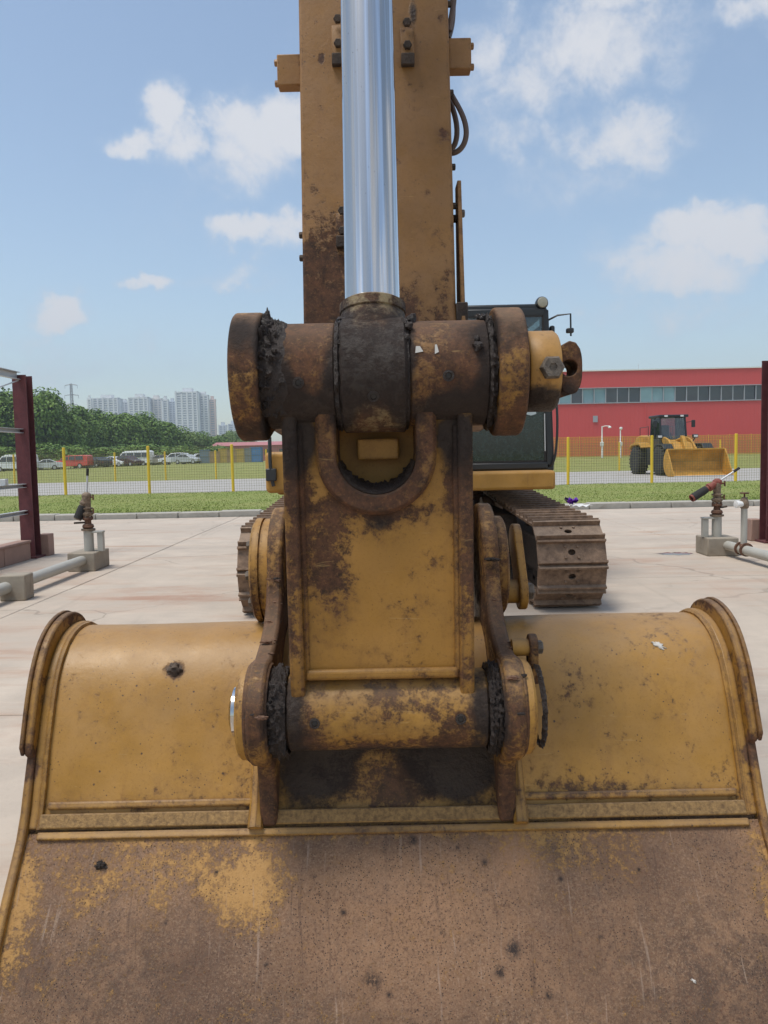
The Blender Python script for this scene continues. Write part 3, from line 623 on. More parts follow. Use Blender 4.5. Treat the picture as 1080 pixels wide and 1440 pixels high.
# ---- hinge plates with bosses --------------------------------------
hp = arc(PR[0], PR[1], .19, -60, 158, 16)+[(2.15, 1.06), (2.115, .995), (2.07, .95), (2.0, .918), (1.95, .905)]+arc(PF[0], PF[1], .13, 75, 265, 16)+[(1.893, .62), (1.905, .58), (1.912, .53), (1.914, .452), (1.96, .50), (2.03, .63), (2.12, .77), (2.25, .86), (2.40, .88)]
for s, x0, x1 in ((-1, -.336, -.291), (1, .278, .324)):
    boss(min(x0, x1)-.004 if s > 0 else -.345, .333 if s > 0 else max(x0, x1)+.004, PF, .122, M['hinge'], bucket, 'boss_pad')
    h = MB().prism(hp, x0, x1).build('hinge_plate', M['hinge'], bucket, bevel=.009)
    # fillet weld down to the sheet
    xo = x0-.012 if s < 0 else x1+.012
    pts = [(xo, y-.006, z) for (y, z) in [(1.915, .452), (1.955, .50), (1.992, .575), (2.03, .66), (2.09, .74), (2.16, .81)]]
    MB().tube(pts, [.020, .019, .018, .017, .016, .015], 8).build('weld_bead', M['bucket'], bucket)
    o0 = x0 if s < 0 else x1
    # front pin cap, rear drum
    MB().rev([(0, .118), (.022, .115), (.029, .107), (.029, .068), (.024, .062)], (o0, PF[0], PF[1]), (s, 0, 0), 40).build('pin_boss', M['boss'], bucket)
    if s < 0:
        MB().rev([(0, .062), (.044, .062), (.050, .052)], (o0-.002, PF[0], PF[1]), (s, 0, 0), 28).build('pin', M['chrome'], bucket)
        MB().rev([(0, .156), (.026, .156), (.0265, .150), (.031, .150), (.0315, .158), (.051, .158), (.058, .148), (.058, .08)], (o0, PR[0], PR[1]), (s, 0, 0), 48).build('pin_boss', M['boss'], bucket)
        for a in range(8):
            MB().hexbolt((o0-.057, PR[0]+.12*math.cos(a*.785), PR[1]+.12*math.sin(a*.785)), (s, 0, 0), .014, .014).build('bolt', M['bolt'], bucket)
    else:
        MB().rev([(0, .150), (.030, .150), (.036, .142), (.036, .06)], (o0, PR[0], PR[1]), (s, 0, 0), 48).build('pin_boss', M['hinge'], bucket)
        # keeper: spacer tube, plate and bolt
        MB().cyl((o0, PR[0]-.05, PR[1]-.075), (o0+.072, PR[0]-.05, PR[1]-.075), .036, n=20).build('spacer', M['boss'], bucket)
        kp = arc(PR[0]-.05, PR[1]-.075, .055, 160, 360, 10)+arc(PR[0]+.05, PR[1]+.06, .06, 0, 160, 10)
        MB().prism(kp, o0+.073, o0+.098).build('keeper_plate', M['boss'], bucket, bevel=.004)
        MB().hexbolt((o0+.099, PR[0]-.05, PR[1]-.075), (1, 0, 0), .026, .022).build('bolt', M['bolt'], bucket)
        kp = arc(1.95, .905, .030, 0, 180, 8)+[(1.92, .81), (1.98, .81)]
        MB().prism(kp, o0+.040, o0+.062).build('keeper_plate', M['hinge'], bucket, bevel=.004)
        MB().cyl((o0-.002, 1.95, .90), (o0+.040, 1.95, .90), .022, n=16).build('spacer', M['boss'], bucket)
        MB().hexbolt((o0+.0625, 1.95, .90), (1, 0, 0), .018, .015).build('bolt', M['bolt'], bucket)
for k in range(34):      # caked mud and spatter on the plate edges
    s = rnd.choice((-1, 1)); x = s*.308+rnd.uniform(-.018, .018)-.003
    yz = rnd.choice([(2.155, 1.10), (2.15, 1.06), (2.115, .995), (2.07, .95), (2.0, .918), (1.95, .905), (1.80, .87), (1.757, .80)])
    clod('mud_clod', (x, yz[0]+rnd.uniform(-.02, .02), yz[1]+rnd.uniform(-.004, .004)), rnd.uniform(.006, .016), M['rust'] if k % 3 else M['grease'], bucket, .35, k*1.3, 8, .7)
def grease_ring(x0, x1, c, r, amp, seed, parent, name='grease', n=220, ribs=7, a0=0, a1=360):
    m = max(4, int((x1-x0)/.003)); prof = []
    for i in range(m+1):
        t = i/m; e = math.sin(math.pi*t)**.5 if 0 < t < 1 else 0
        prof.append((x0+(x1-x0)*t, r*(.93+.07*e)+amp*.2*math.sin(t*ribs*6.28)*e))
    def jit(q):
        w = rough_noise(q, 40., amp, seed)+rough_noise(q, 120., amp*.75, seed+3)
        return max(-amp*.3, w)
    return MB().rev(prof, (0, c[0], c[1]), (1, 0, 0), n, jit, a0, a1, cap=False).build(name, M['grease'], parent, smooth=70)
grease_ring(-.290, -.245, PF, .108, .015, 1., bucket); grease_ring(.242, .277, PF, .108, .015, 2., bucket)
grease_ring(.366, .380, PF, .098, .011, 5., bucket)
# ---- power link -----------------------------------------------------
LL = math.hypot(PU[0]-PF[0], PU[1]-PF[1]); ey, ez = (PU[0]-PF[0])/LL, (PU[1]-PF[1])/LL
def LX(x, n, s): return (x, PF[0]+ey*s-ez*n, PF[1]+ez*s+ey*n)     # local (x, towards viewer, up the link)
lx0, lx1 = -.232, .208; NC, NS, NR = -.015, .635, .092
web = [(lx0+.03, .10), (lx1-.03, .10), (lx1-.03, .735), (NC+NR, .735)]+[(NC+NR*math.cos(R(a)), NS+NR*math.sin(R(a))) for a in range(0, -181, -12)]+[(NC-NR, .735), (lx0+.03, .735)]
def link_prism(poly, a, b):
    mb = MB(LX); n = len(poly)
    return mb.add([(p[0], a, p[1]) for p in poly]+[(p[0], b, p[1]) for p in poly], [tuple(range(n)), tuple(range(2*n-1, n-1, -1))]+[(i, n+i, n+(i+1) % n, (i+1) % n) for i in range(n)])
link = link_prism(web, .030, .056).build('bucket_link', M['link'], EX, bevel=.003)
for x0, x1 in ((lx0, lx0+.034), (lx1-.034, lx1)):
    fl = [(-.11, .08), (-.085, -.02), (.05, -.02), (.074, .06), (.080, .12), (.080, .70), (.070, .80), (-.06, .80), (-.115, .62), (-.12, .3)]
    mb = MB(LX); n = len(fl)
    mb.add([(x0, p[0], p[1]) for p in fl]+[(x1, p[0], p[1]) for p in fl], [tuple(range(n)), tuple(range(2*n-1, n-1, -1))]+[(i, n+i, n+(i+1) % n, (i+1) % n) for i in range(n)])
    mb.build('side_flange', M['link'], link, bevel=.006)
for x in (lx0+.037, lx1-.037):
    MB().tube([LX(x, .057, .10+.06*i) for i in range(11)], [.009+.0015*rnd.random() for _ in range(11)], 6).build('weld_bead', M['link'], link)
MB(LX).box(lx0+.03, lx1-.03, -.105, -.085, .08, .76).build('rear_web', M['link'], link)
MB(LX).box(-.062, .040, -.084, -.030, .620, .672).build('stop_block', M['link'], link, bevel=.004)
# raised U rim round the notch
rim = []
path = [(NC-NR, .74), (NC-NR, .69)]+[(NC+NR*math.cos(R(a)), NS+NR*math.sin(R(a))) for a in range(180, 361, 9)]+[(NC+NR, .69), (NC+NR, .74)]
outw = [(-1, 0), (-1, 0)]+[(math.cos(R(a)), math.sin(R(a))) for a in range(180, 361, 9)]+[(1, 0), (1, 0)]
mb = MB(LX); rw = .048; cs = [(0., -.075), (rw*.55, .052), (rw, .050), (rw, .070), (rw*.8, .082), (.004, .082), (0., .076)]
vs = []; m = len(cs)
for (px, ps), (ox, oz) in zip(path, outw):
    for (o_, n_) in cs: vs.append((px+ox*o_, n_, ps+oz*o_))
fs = [(i*m+k, i*m+(k+1) % m, (i+1)*m+(k+1) % m, (i+1)*m+k) for i in range(len(path)-1) for k in range(m)]
mb.add(vs, fs).build('notch_rim', M['notch'], link, bevel=.002)
MB(LX).box(lx0+.036, lx1-.036, .052, .072, .098, .124).build('weld_ridge', M['link'], link, bevel=.009, seg=3)
# grease pooled in the notch
mb = MB(); vs = []; na, nn = 70, 20
for i in range(na+1):
    a = R(190+160*i/na)
    for k in range(nn+1):
        n_ = -.07+.145*k/nn; fe = math.sin(math.pi*min(1., (k+.35)/nn))**.6; rr = NR-.002-fe*abs(rough_noise((i*.12, k*.2, 0), 1.3, .015, 4.))-fe*.004*abs(mnoise.noise(Vector((i*.45, k*.6, 3))))-fe*.014*math.sin(math.pi*i/na)
        vs.append(LX(NC+rr*math.cos(a), n_, NS+rr*math.sin(a)))
mb.add(vs, [(i*(nn+1)+k, i*(nn+1)+k+1, (i+1)*(nn+1)+k+1, (i+1)*(nn+1)+k) for i in range(na) for k in range(nn)]).build('grease', M['grease'], link, smooth=70)
# bosses
boss(-.268, -.102, PU, .123, M['topboss'], link); boss(.064, .247, PU, .123, M['topboss'], link)
boss(-.246, .243, PF, .096, M['lowboss'], link)
def plug(x, c, r, ang, parent):
    d = Vector((0, -math.cos(R(ang)), math.sin(R(ang)))); p = Vector((x, c[0], c[1]))+d*(r-.004)
    MB().rev([(0, .013), (.006, .013), (.0065, .008), (.002, .0075)], p, d, 14).build('grease_plug', M['grease'], parent)
    MB().rev([(0, .0072), (.0045, .0072), (.005, .004)], p, d, 8).build('plug_hole', M['plug'], parent)
plug(-.185, PU, .123, -12, link); plug(.150, PU, .123, -8, link); plug(-.175, PF, .096, 0, link); plug(.172, PF, .096, 2, link)
grease_ring(-.106, -.090, PU, .128, .008, 11., link); grease_ring(.052, .066, PU, .125, .006, 12., link)
grease_ring(.244, .262, PU, .130, .013, 13., link)
# flaking mud on the left end of the upper boss
mb = MB(); vs = []; nx_, na = 40, 220
for i in range(nx_+1):
    x = -.272+.062*i/nx_
    for k in range(na+1):
        a = R(-50+235*k/na); e = max(0., 1-((i/nx_)**1.5)*(1.1+.5*mnoise.noise(Vector((k*.05, 1, 0)))))
        q = Vector((x, math.cos(a)*.12, math.sin(a)*.12)); rr = .1225+e*(.006+max(0, rough_noise(q, 48., .026, 2.)+rough_noise(q, 120., .016, 6.)+rough_noise(q, 260., .008, 8.)))
        vs.append((x, PU[0]-math.cos(a)*rr, PU[1]+math.sin(a)*rr))
mb.add(vs, [(i*(na+1)+k, i*(na+1)+k+1, (i+1)*(na+1)+k+1, (i+1)*(na+1)+k) for i in range(nx_) for k in range(na)]).build('grease', M['grease'], link, smooth=60)
for k in range(26):
    a = R(rnd.uniform(20, 120)); x = rnd.choice([rnd.uniform(-.272, -.225), rnd.uniform(.20, .26), rnd.uniform(-.10, -.085), rnd.uniform(.05, .075)]); rr = .125+rnd.uniform(0, .006)
    clod('mud_clod', (x, PU[0]-math.cos(a)*rr, PU[1]+math.sin(a)*rr), rnd.uniform(.005, .012), M['grease'], link, 1., k, 5, .6)
# paper scraps stuck to the boss
for (x, a, w, h) in ((.086, 20, .018, .016), (.125, 20, .009, .022)):
    p = [Vector((x+dx, PU[0]-math.cos(R(a)+dz/.1185)*.1247, PU[1]+math.sin(R(a)+dz/.1185)*.1247)) for dx, dz in ((-w/2, -h/2), (w*.5, -h*.3), (w*.1, h*.5), (-w*.4, h*.5))]
    MB().add([tuple(q) for q in p]+[tuple(q+Vector((0, .0015, 0))) for q in p], [(0,1,2,3),(7,6,5,4),(0,4,5,1),(1,5,6,2),(2,6,7,3),(3,7,4,0)]).build('paint_scrap', M['scrap'], link)
# ---- cylinder rod with its eye ---------------------------------------
RD = Vector((.0, .205, .979)).normalized(); RP = Vector((-.017, PU[0], PU[1]))
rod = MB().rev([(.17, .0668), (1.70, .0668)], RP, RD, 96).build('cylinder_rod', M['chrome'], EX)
rod['label'] = 'polished chrome cylinder rod'
pr = [(-.076, .06), (-.076, .128), (-.070, .135), (.070, .135), (.076, .128), (.076, .06)]
eye = MB().rev(pr, RP, (1, 0, 0), 72, lambda q: rough_noise(q, 45., .0022, 9.)).build('rod_eye', M['eye'], rod)
MB().rev([(.06, .098), (.10, .092), (.13, .081), (.148, .0765), (.151, .0795), (.172, .0795), (.178, .0705)], RP, RD, 64).build('rod_collar', M['eye'], rod)
plug(-.018, PU, .135, -26, rod)
brl = MB().rev([(1.55, .07), (1.55, .115), (1.64, .115), (1.642, .102), (3.0, .102), (3.02, .06)], RP, RD, 48).build('cylinder_barrel', M['yellow'], EX)
# ---- side links and upper pin ------------------------------------------
PS = (2.52, 1.60)
for s, x0, x1 in ((-1, -.338, -.272), (1, .262, .328)):
    ol = arc(PU[0], PU[1], .150, 70, 290, 40)+[(2.05, PU[1]-.105), (2.3, PU[1]-.105)]+arc(PS[0], PS[1], .135, -70, 70, 14)+[(2.3, PU[1]+.115), (2.05, PU[1]+.112)]
    sl = MB().prism(ol, x0, x1).build('side_link', M['sidelink'], EX, bevel=.008, seg=3)
    boss(min(x0, x1)-.01, max(x0, x1)+.01, PS, .10, M['sidelink'], sl)
pin = MB().rev([(-.30, .055), (.340, .055), (.340, .092), (.344, .095), (.404, .095), (.412, .089), (.412, .02)], (0, PU[0], PU[1]), (1, 0, 0), 56).build('link_pin', M['pin'], EX)
MB().rev([(0, .0275), (.018, .0275), (.024, .023), (.024, .010), (.021, .009)], (.385, PU[0]-.092, PU[1]-.002), (0, -1, 0), 6).build('bolt', M['bolt'], pin)
# lifting eye on the pin's end: hole seen from the front
pe = arc(.430, PU[1], .062, -90, 90, 18)+[(.413, PU[1]+.062), (.413, PU[1]-.062)]
n = len(pe); hole = [(.436+.019*math.cos(2*math.pi*i/24), PU[1]+.002+.019*math.sin(2*math.pi*i/24)) for i in range(24)]
outer = []
for i in range(24):
    a = 2*math.pi*i/24; dx, dz = math.cos(a), math.sin(a)
    tx = (.465-.436)/dx if dx > 1e-6 else ((.413-.436)/dx if dx < -1e-6 else 9); tz = (.062/abs(dz)) if abs(dz) > 1e-6 else 9
    t_ = (abs(dx/(.030 if dx > 0 else .0235))**2.6+abs(dz/.062)**2.6)**(-1/2.6); outer.append((.436+dx*t_, PU[1]+.002+dz*t_))
vs = []
for y in (PU[0]-.055, PU[0]+.055): vs += [(p[0], y, p[1]) for p in outer]+[(p[0], y, p[1]) for p in hole]
fs = []
for i in range(24):
    j = (i+1) % 24
    fs += [(i, j, 24+j, 24+i), (48+i, 72+i, 72+j, 48+j), (i, 48+i, 48+j, j), (24+i, 24+j, 72+j, 72+i)]
MB().add(vs, fs).build('pin_lug', M['pineye'], pin, bevel=.004)
# ---- stick ----------------------------------------------------------------
SKX = .227
skp = [(2.215, 1.06), (2.23, 1.25), (2.272, 1.50), (2.319, 1.844), (2.437, 2.779), (2.615, 4.2), (2.70, 4.55), (3.05, 4.75), (3.35, 4.5), (3.25, 4.0), (3.10, 2.8), (2.86, 1.6), (2.62, 1.12), (2.50, .97), (2.34, .92), (2.25, .96)]
stick = MB().prism(skp, -SKX, SKX).build('stick', M['stick'], EX, bevel=.008)
def sky_(z): return 2.319+(z-1.844)*.1262       # front face of the stick
boss(-.262, .255, PR, .135, M['hinge'], stick, 'pivot_boss')
boss(-.262, .252, PS, .12, M['stick'], stick, 'link_boss')
for s in (-1, 1):       # side lugs with bolts
    zc = 2.585 if s < 0 else 2.625; y0 = sky_(zc)+.03
    x0, x1 = (-SKX-.072, -SKX+.001) if s < 0 else (SKX-.001, SKX+.070)
    lug = MB().box(x0, x1, y0, y0+.05, zc-.046, zc+.046).build('side_lug', M['stick'], stick, bevel=.004)
    xe = x0 if s < 0 else x1
    for dz in (-.032, .030):
        MB().hexbolt((xe, y0+.022, zc+dz), (s, 0, 0), .010, .010).build('bolt', M['stick'], stick)
for (x, z, h) in ((-.108, 2.66, .13), (.100, 2.65, .12), (-.105, 2.09, .10)):     # hose clip brackets on the front face
    y = sky_(z)
    MB().prism([(y+.006, z-h/2), (y-.016, z-h/2), (y-.016+.1262*h*.5, z+.01), (y+.004+.1262*h*.6, z+h/2), (y+.02+.1262*h*.6, z+h/2)], x-.021, x+.021).build('hose_clip', M['stick'], stick, bevel=.003)
    MB().box(x-.020, x+.020, y-.030, y+.01, z-h/2-.022, z-h/2+.012).build('clip_foot', M['chain'], stick, bevel=.003)
    for dz in (-.022, h/2-.012):
        MB().hexbolt((x, y-.012+.1262*dz, z+dz), (0, -1, 0), .013, .012).build('bolt', M['chain'], stick)
for (x, z) in ((-.232, 2.07), (-.232, 2.0), (.231, 2.50), (.231, 2.78), (.231, 2.27), (.231, 2.15)):
    s = -1 if x < 0 else 1
    MB().hexbolt((s*SKX, sky_(z)+.03, z), (s, 0, 0), .010, .012).build('bolt', M['chain'], stick)
# side bracket plate on the right
MB().prism([(sky_(2.21)+.02, 2.225), (sky_(2.21)+.09, 2.225), (sky_(1.8)+.14, 1.78), (sky_(1.8)-.005, 1.78)], .242, .254).build('bracket_plate', M['stick'], stick, bevel=.002)
MB().cyl((SKX-.002, sky_(2.12)+.06, 2.12), (.244, sky_(2.12)+.06, 2.12), .012).build('spacer', M['chain'], stick)
MB().hexbolt((.2545, sky_(2.12)+.06, 2.135), (1, 0, 0), .012, .012).build('bolt', M['bolt'], stick)
MB().box(SKX, .262, sky_(1.8)+.0, sky_(1.8)+.10, 1.70, 1.85).build('hose_guard', M['chain'], stick, bevel=.004)
# hoses looping at the right edge
def bez(P, n=24):
    out = []
    P = [Vector(p) for p in P]
    for i in range(n+1):
        t = i/n; Q = P[:]
        while len(Q) > 1: Q = [Q[k].lerp(Q[k+1], t) for k in range(len(Q)-1)]
        out.append(tuple(Q[0]))
    return out
yy = sky_(2.45)+.05
MB().tube(bez([(.232, yy+.02, 2.52), (.245, yy, 2.47), (.315, yy-.01, 2.40), (.275, yy, 2.325), (.232, yy+.02, 2.335)]), .0085, 8).build('hose', M['hose'], stick)
MB().tube(bez([(.230, yy+.05, 2.52), (.240, yy+.04, 2.47), (.272, yy+.03, 2.42), (.250, yy+.04, 2.345), (.228, yy+.05, 2.36)]), .0085, 8).build('hose', M['hose'], stick)
MB().tube(bez([(.231, yy+.04, 2.69), (.246, yy+.05, 2.73), (.262, yy+.06, 2.80), (.240, yy+.08, 2.90), (.233, yy+.1, 3.1)]), .0085, 8).build('hose', M['hose'], stick)
MB().tube(bez([(.232, yy+.02, 2.70), (.235, yy+.02, 2.74), (.272, yy+.03, 2.83), (.250, yy+.05, 2.95), (.233, yy+.1, 3.2)]), .0085, 8).build('hose', M['hose'], stick)
# ---- boom, boom cylinders ------------------------------------------------------
bp = [(8.35, 1.75), (8.0, 1.9), (6.75, 3.75), (6.1, 4.35), (5.2, 4.62), (3.2, 4.45), (2.95, 4.30), (3.05, 4.08), (3.3, 4.0), (5.0, 4.02), (5.8, 3.75), (6.4, 3.15), (7.65, 1.55), (8.1, 1.45)]
boom = MB()
n = len(bp)
for sx in (-1, 1):
    for (y, z) in bp: boom.v.append((.02+(y-3)*.058+sx*(.19 if y < 4 else .24), y, z))
boom.f = [tuple(range(n)), tuple(range(2*n-1, n-1, -1))]+[(i, n+i, n+(i+1) % n, (i+1) % n) for i in range(n)]
boom = boom.build('boom', M['yellow'], EX, bevel=.01)
for sx in (-1, 1):
    a = Vector((.28+sx*.30, 7.35, 1.25)); b = Vector((.19+sx*.27, 6.0, 3.55)); d = (b-a)
    cy = MB().rev([(0, .06), (.08, .085), (1.5, .085), (1.52, .07)], a, d, 24).build('boom_cylinder', M['yellow'], EX)
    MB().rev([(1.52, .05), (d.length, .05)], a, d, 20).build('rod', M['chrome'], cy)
# ---- upper structure ---------------------------------------------------------------
MX = .33
plat = MB().box(MX-1.40, MX+1.40, 7.7, 11.6, 1.03, 1.22).build('platform', M['yellow'], EX, bevel=.03)
MB().rev([(0, .75), (.12, .75), (.12, .68), (.30, .68)], (MX, 9.1, .74), (0, 0, 1), 40).build('swing_ring', M['chain'], plat)
st = MB().box(-1.145, -.62, 7.45, 8.6, 1.06, 1.46).build('storage_box', M['yellow'], plat, bevel=.045, seg=4)
MB().tube([(-1.085, 7.42, 1.60), (-1.085, 7.40, 1.40), (-1.08, 7.41, 1.22), (-1.06, 7.42, 1.13)], .018, 8).build('hand_rail', M['black'], plat)
MB().box(-1.13, -1.03, 7.39, 7.46, 1.18, 1.30).build('lamp_bracket', M['black'], plat, bevel=.01)
MB().prism([(8.9, 1.22), (8.9, 2.05), (9.6, 2.25), (11.4, 2.25), (11.4, 1.22)], MX-.75, MX+.62).build('engine_hood', M['yellow'], plat, bevel=.04)
cw = arc(MX, 11.2, 1.42, 200, 340, 16)
MB().prism([(MX-1.40, 11.3), (MX+1.40, 11.3), (MX+1.34, 12.1), (MX+.9, 12.5), (MX-.9, 12.5), (MX-1.34, 12.1)], 1.02, 2.15, 'Z').build('counterweight', M['yellow'], plat, bevel=.06, seg=3)
MB().box(MX+.62, MX+1.38, 9.9, 11.3, 1.22, 1.95).build('side_cover', M['yellow'], plat, bevel=.03)
MB().box(MX-1.38, MX-.75, 9.0, 11.3, 1.22, 1.42).build('side_cover', M['yellow'], plat, bevel=.03)
# ---- cab ---------------------------------------------------------------------------
CX0, CX1, CY0, CY1, CZ0, CZ1 = .735, 1.785, 8.0, 9.75, 1.215, 2.93
MB().box(CX0-.12, CX1-.015, CY0-.06, CY0+.30, 1.045, 1.205).build('cab_sill', M['yellow'], plat, bevel=.045, seg=4)
cab = MB().box(CX0, CX1, CY0+.02, CY1, CZ0-.01, CZ0+.07).build('cab', M['black'], EX, bevel=.02)
cab['label'] = 'black framed operator cab'
ro = [(CX0, CZ1-.09), (CX0+.04, CZ1-.03), (CX0+.12, CZ1), (CX1-.14, CZ1), (CX1-.07, CZ1-.03), (CX1-.045, CZ1-.09)]
MB().prism(ro, CY0+.04, CY1+.02, 'Y').build('roof', M['black'], cab, bevel=.02)
for x0, x1 in ((CX0, CX0+.07), (CX1-.085, CX1)):
    # slightly leaning front pillar, thicker at the base
    lean = -.045 if x1 > 1.5 else .0
    vs = [(x0, CY0, CZ0+.05), (x1, CY0, CZ0+.05), (x1, CY0+.09, CZ0+.05), (x0, CY0+.09, CZ0+.05), (x0+lean, CY0+.04, CZ1-.06), (x1+lean, CY0+.04, CZ1-.06), (x1+lean, CY0+.13, CZ1-.06), (x0+lean, CY0+.13, CZ1-.06)]
    MB().add(vs, [(3,2,1,0),(4,5,6,7),(0,1,5,4),(1,2,6,5),(2,3,7,6),(3,0,4,7)]).build('pillar', M['black'], cab, bevel=.015, seg=3)
    MB().box(x0, x1, CY1-.10, CY1, CZ0+.05, CZ1-.06).build('pillar', M['black'], cab, bevel=.012)
MB().box(CX0+.05, CX1-.1, CY0+.015, CY0+.06, CZ1-.13, CZ1-.05).build('front_header', M['black'], cab, bevel=.012)
MB().box(CX0+.05, CX1-.07, CY0-.012, CY0+.04, CZ0+.015, CZ0+.085).build('front_sill', M['black'], cab, bevel=.012)
MB().box(CX0+.06, CX1-.08, CY0+.005, CY0+.045, 1.885, 1.93).build('window_rail', M['black'], cab, bevel=.008)
for x0, x1, z0, z1, nm in ((CX0+.08, CX1-.10, CZ0+.10, 1.875, 'lower'), (CX0+.08, CX1-.115, 1.94, CZ1-.135, 'upper')):
    MB().box(x0, x1, CY0+.012, CY0+.018, z0, z1).build('window_pane', M['glass_dusty' if nm == 'lower' else 'glass'], cab)
    for a in ((x0-.012, x0+.006, z0-.01, z1+.01), (x1-.006, x1+.012, z0-.01, z1+.01), (x0, x1, z0-.012, z0+.006), (x0, x1, z1-.006, z1+.012)):
        MB().box(a[0], a[1], CY0+.004, CY0+.011, a[2], a[3]).build('window_seal', M['rubber'], cab)
for x in (CX0+.02, CX1-.035):
    MB().box(x, x+.006, CY0+.14, CY1-.12, 1.72, CZ1-.14).build('window_pane', M['glass'], cab)
    MB().box(x-.012, x+.02, CY0+.10, CY1-.11, CZ0+.07, 1.72).build('door_panel', M['black'], cab, bevel=.01)
MB().box(CX0+.06, CX1-.08, CY1-.06, CY1-.03, CZ0+.07, 2.1).build('rear_wall', M['black'], cab)
MB().box(CX0+.07, CX1-.09, CY1-.05, CY1-.044, 2.1, CZ1-.12).build('window_pane', M['glass'], cab)
sx = (CX0+CX1)/2
MB().prism([(8.75, 1.45), (9.25, 1.42), (9.42, 2.15), (9.30, 2.18), (9.12, 1.62), (8.75, 1.60)], sx-.26, sx+.26).build('seat', M['seat'], cab, bevel=.03)
MB().box(sx-.14, sx+.14, 9.32, 9.42, 2.18, 2.42).build('head_rest', M['seat'], cab, bevel=.03)
MB().box(sx-.40, sx-.28, 8.5, 9.2, 1.3, 1.75).build('console', M['black'], cab, bevel=.02)
MB().box(sx+.28, sx+.40, 8.5, 9.2, 1.3, 1.75).build('console', M['black'], cab, bevel=.02)
MB().box(CX1-.27, CX1-.16, CY0+.0195, CY0+.022, CZ1-.32, CZ1-.28).build('sticker', M['redpaint'], cab)
dm = [(CX1-.20, CZ1-.41), (CX1-.165, CZ1-.375), (CX1-.20, CZ1-.34), (CX1-.235, CZ1-.375)]
M['sticker'] = plain('pale_blue_sticker', (.22, .45, .50), .5)
MB().prism(dm, CY0+.0192, CY0+.0222, 'Y').build('sticker', M['sticker'], cab)
M['smudge'] = plain('pale_smudge', (.42, .50, .52), .7)
MB().prism([(CX1-.30, 1.80), (CX1-.24, 1.785), (CX1-.185, 1.80), (CX1-.19, 1.825), (CX1-.26, 1.832)], CY0+.009, CY0+.0118, 'Y').build('paper_label', M['smudge'], cab)
MB().tube([(CX0+.10, CY0+.0, CZ0+.18), (CX0+.20, CY0-.005, CZ0+.215)], .008, 6).build('wiper_tip', M['yellow'], cab)
MB().tube([(CX1-.10, CY0-.01, CZ0+.20), (CX1-.105, CY0-.012, 1.80)], .006, 6).build('wiper', M['galv'], cab)
MB().tube(bez([(CX1-.02, CY0+.02, 2.02), (CX1+.05, CY0-.05, 1.98), (CX1+.012, CY0-.06, 1.6), (CX1+.02, CY0-.06, 1.3), (CX1-.02, CY0-.03, CZ0+.05), (CX1-.06, CY0+.02, CZ0+.045)]), .013, 8).build('hand_rail', M['black'], cab)
lp = MB().rev([(0, .03), (.02, .060), (.09, .066), (.12, .058), (.125, .05)], (CX1-.115, CY0+.13, CZ1+.005), (0, -1, 0), 24).build('work_lamp', M['black'], cab)
M['lens'] = plain('lamp_lens', (.32, .31, .24), .2)
MB().rev([(0, .052), (.008, .045), (.012, .0)], (CX1-.115, CY0+.005, CZ1+.005), (0, -1, 0), 24).build('lens', M['lens'], lp)
mr = MB().tube([(CX1-.04, CY0+.12, CZ1-.16), (CX1+.05, CY0+.06, CZ1-.12), (CX1+.175, CY0+.02, CZ1-.115), (CX1+.178, CY0+.02, CZ1-.34)], .010, 8).build('mirror_arm', M['black'], cab)
MB().box(CX1+.13, CX1+.205, CY0-.01, CY0+.05, CZ1-.31, CZ1-.26).build('mirror', M['black'], mr, bevel=.012)
MB().prism([(CY0+.1, 2.72), (CY0+.45, 2.66), (CY0+.45, 2.2), (CY0+.12, 2.25)], CX1-.02, CX1+.035).build('side_mirror', M['black'], cab, bevel=.02)
# ---- tracks -------------------------------------------------------------------------
def shoe_mesh():
    w, l, t = .30, .099, .022; mb = MB()
    N_ = 16; hole = [(.034*math.cos(2*math.pi*i/N_), .027*math.sin(2*math.pi*i/N_)) for i in range(N_)]
    out = []
    for i in range(N_):
        a = 2*math.pi*i/N_; dx, dy = math.cos(a), math.sin(a); k = min(.10/abs(dx) if abs(dx) > 1e-6 else 9, l/abs(dy) if abs(dy) > 1e-6 else 9)
        out.append((dx*k, dy*k))
    for i in (2, 6, 10, 14): out[i] = (math.copysign(.10, out[i][0]), math.copysign(l, out[i][1]))
    vs = [(p[0], p[1], 0) for p in out]+[(p[0], p[1], 0) for p in hole]+[(p[0], p[1], -t) for p in hole]
    fs = []
    for i in range(N_):
        j = (i+1) % N_; fs += [(i, j, N_+j, N_+i), (N_+i, N_+j, 2*N_+j, 2*N_+i)]
    mb.add(vs, fs)
    for s in (-1, 1):
        mb.box(s*.10 if s > 0 else -w, w if s > 0 else -.10, -l, l, -t, 0)
        mb.box(-w, w, s*(l-.003)-.0135, s*(l-.003)+.0135, -t, .030) if False else mb.prism([(s*(l-.004)-.017, -.004), (s*(l-.004)+.017, -.004), (s*(l-.004)+.009, .043), (s*(l-.004)-.009, .043)], -w+.001, w-.001)
        for bx in (-.055, .055): mb.rev([(0, .013), (.010, .013), (.013, .010)], (bx, s*.048, 0), (0, 0, 1), 6)
    mb.box(-.10, .10, -l, -l+.02, -t, -.002)
    return mb.mesh('shoe', 40)
SH = shoe_mesh(); SH.materials.append(M['shoe'])
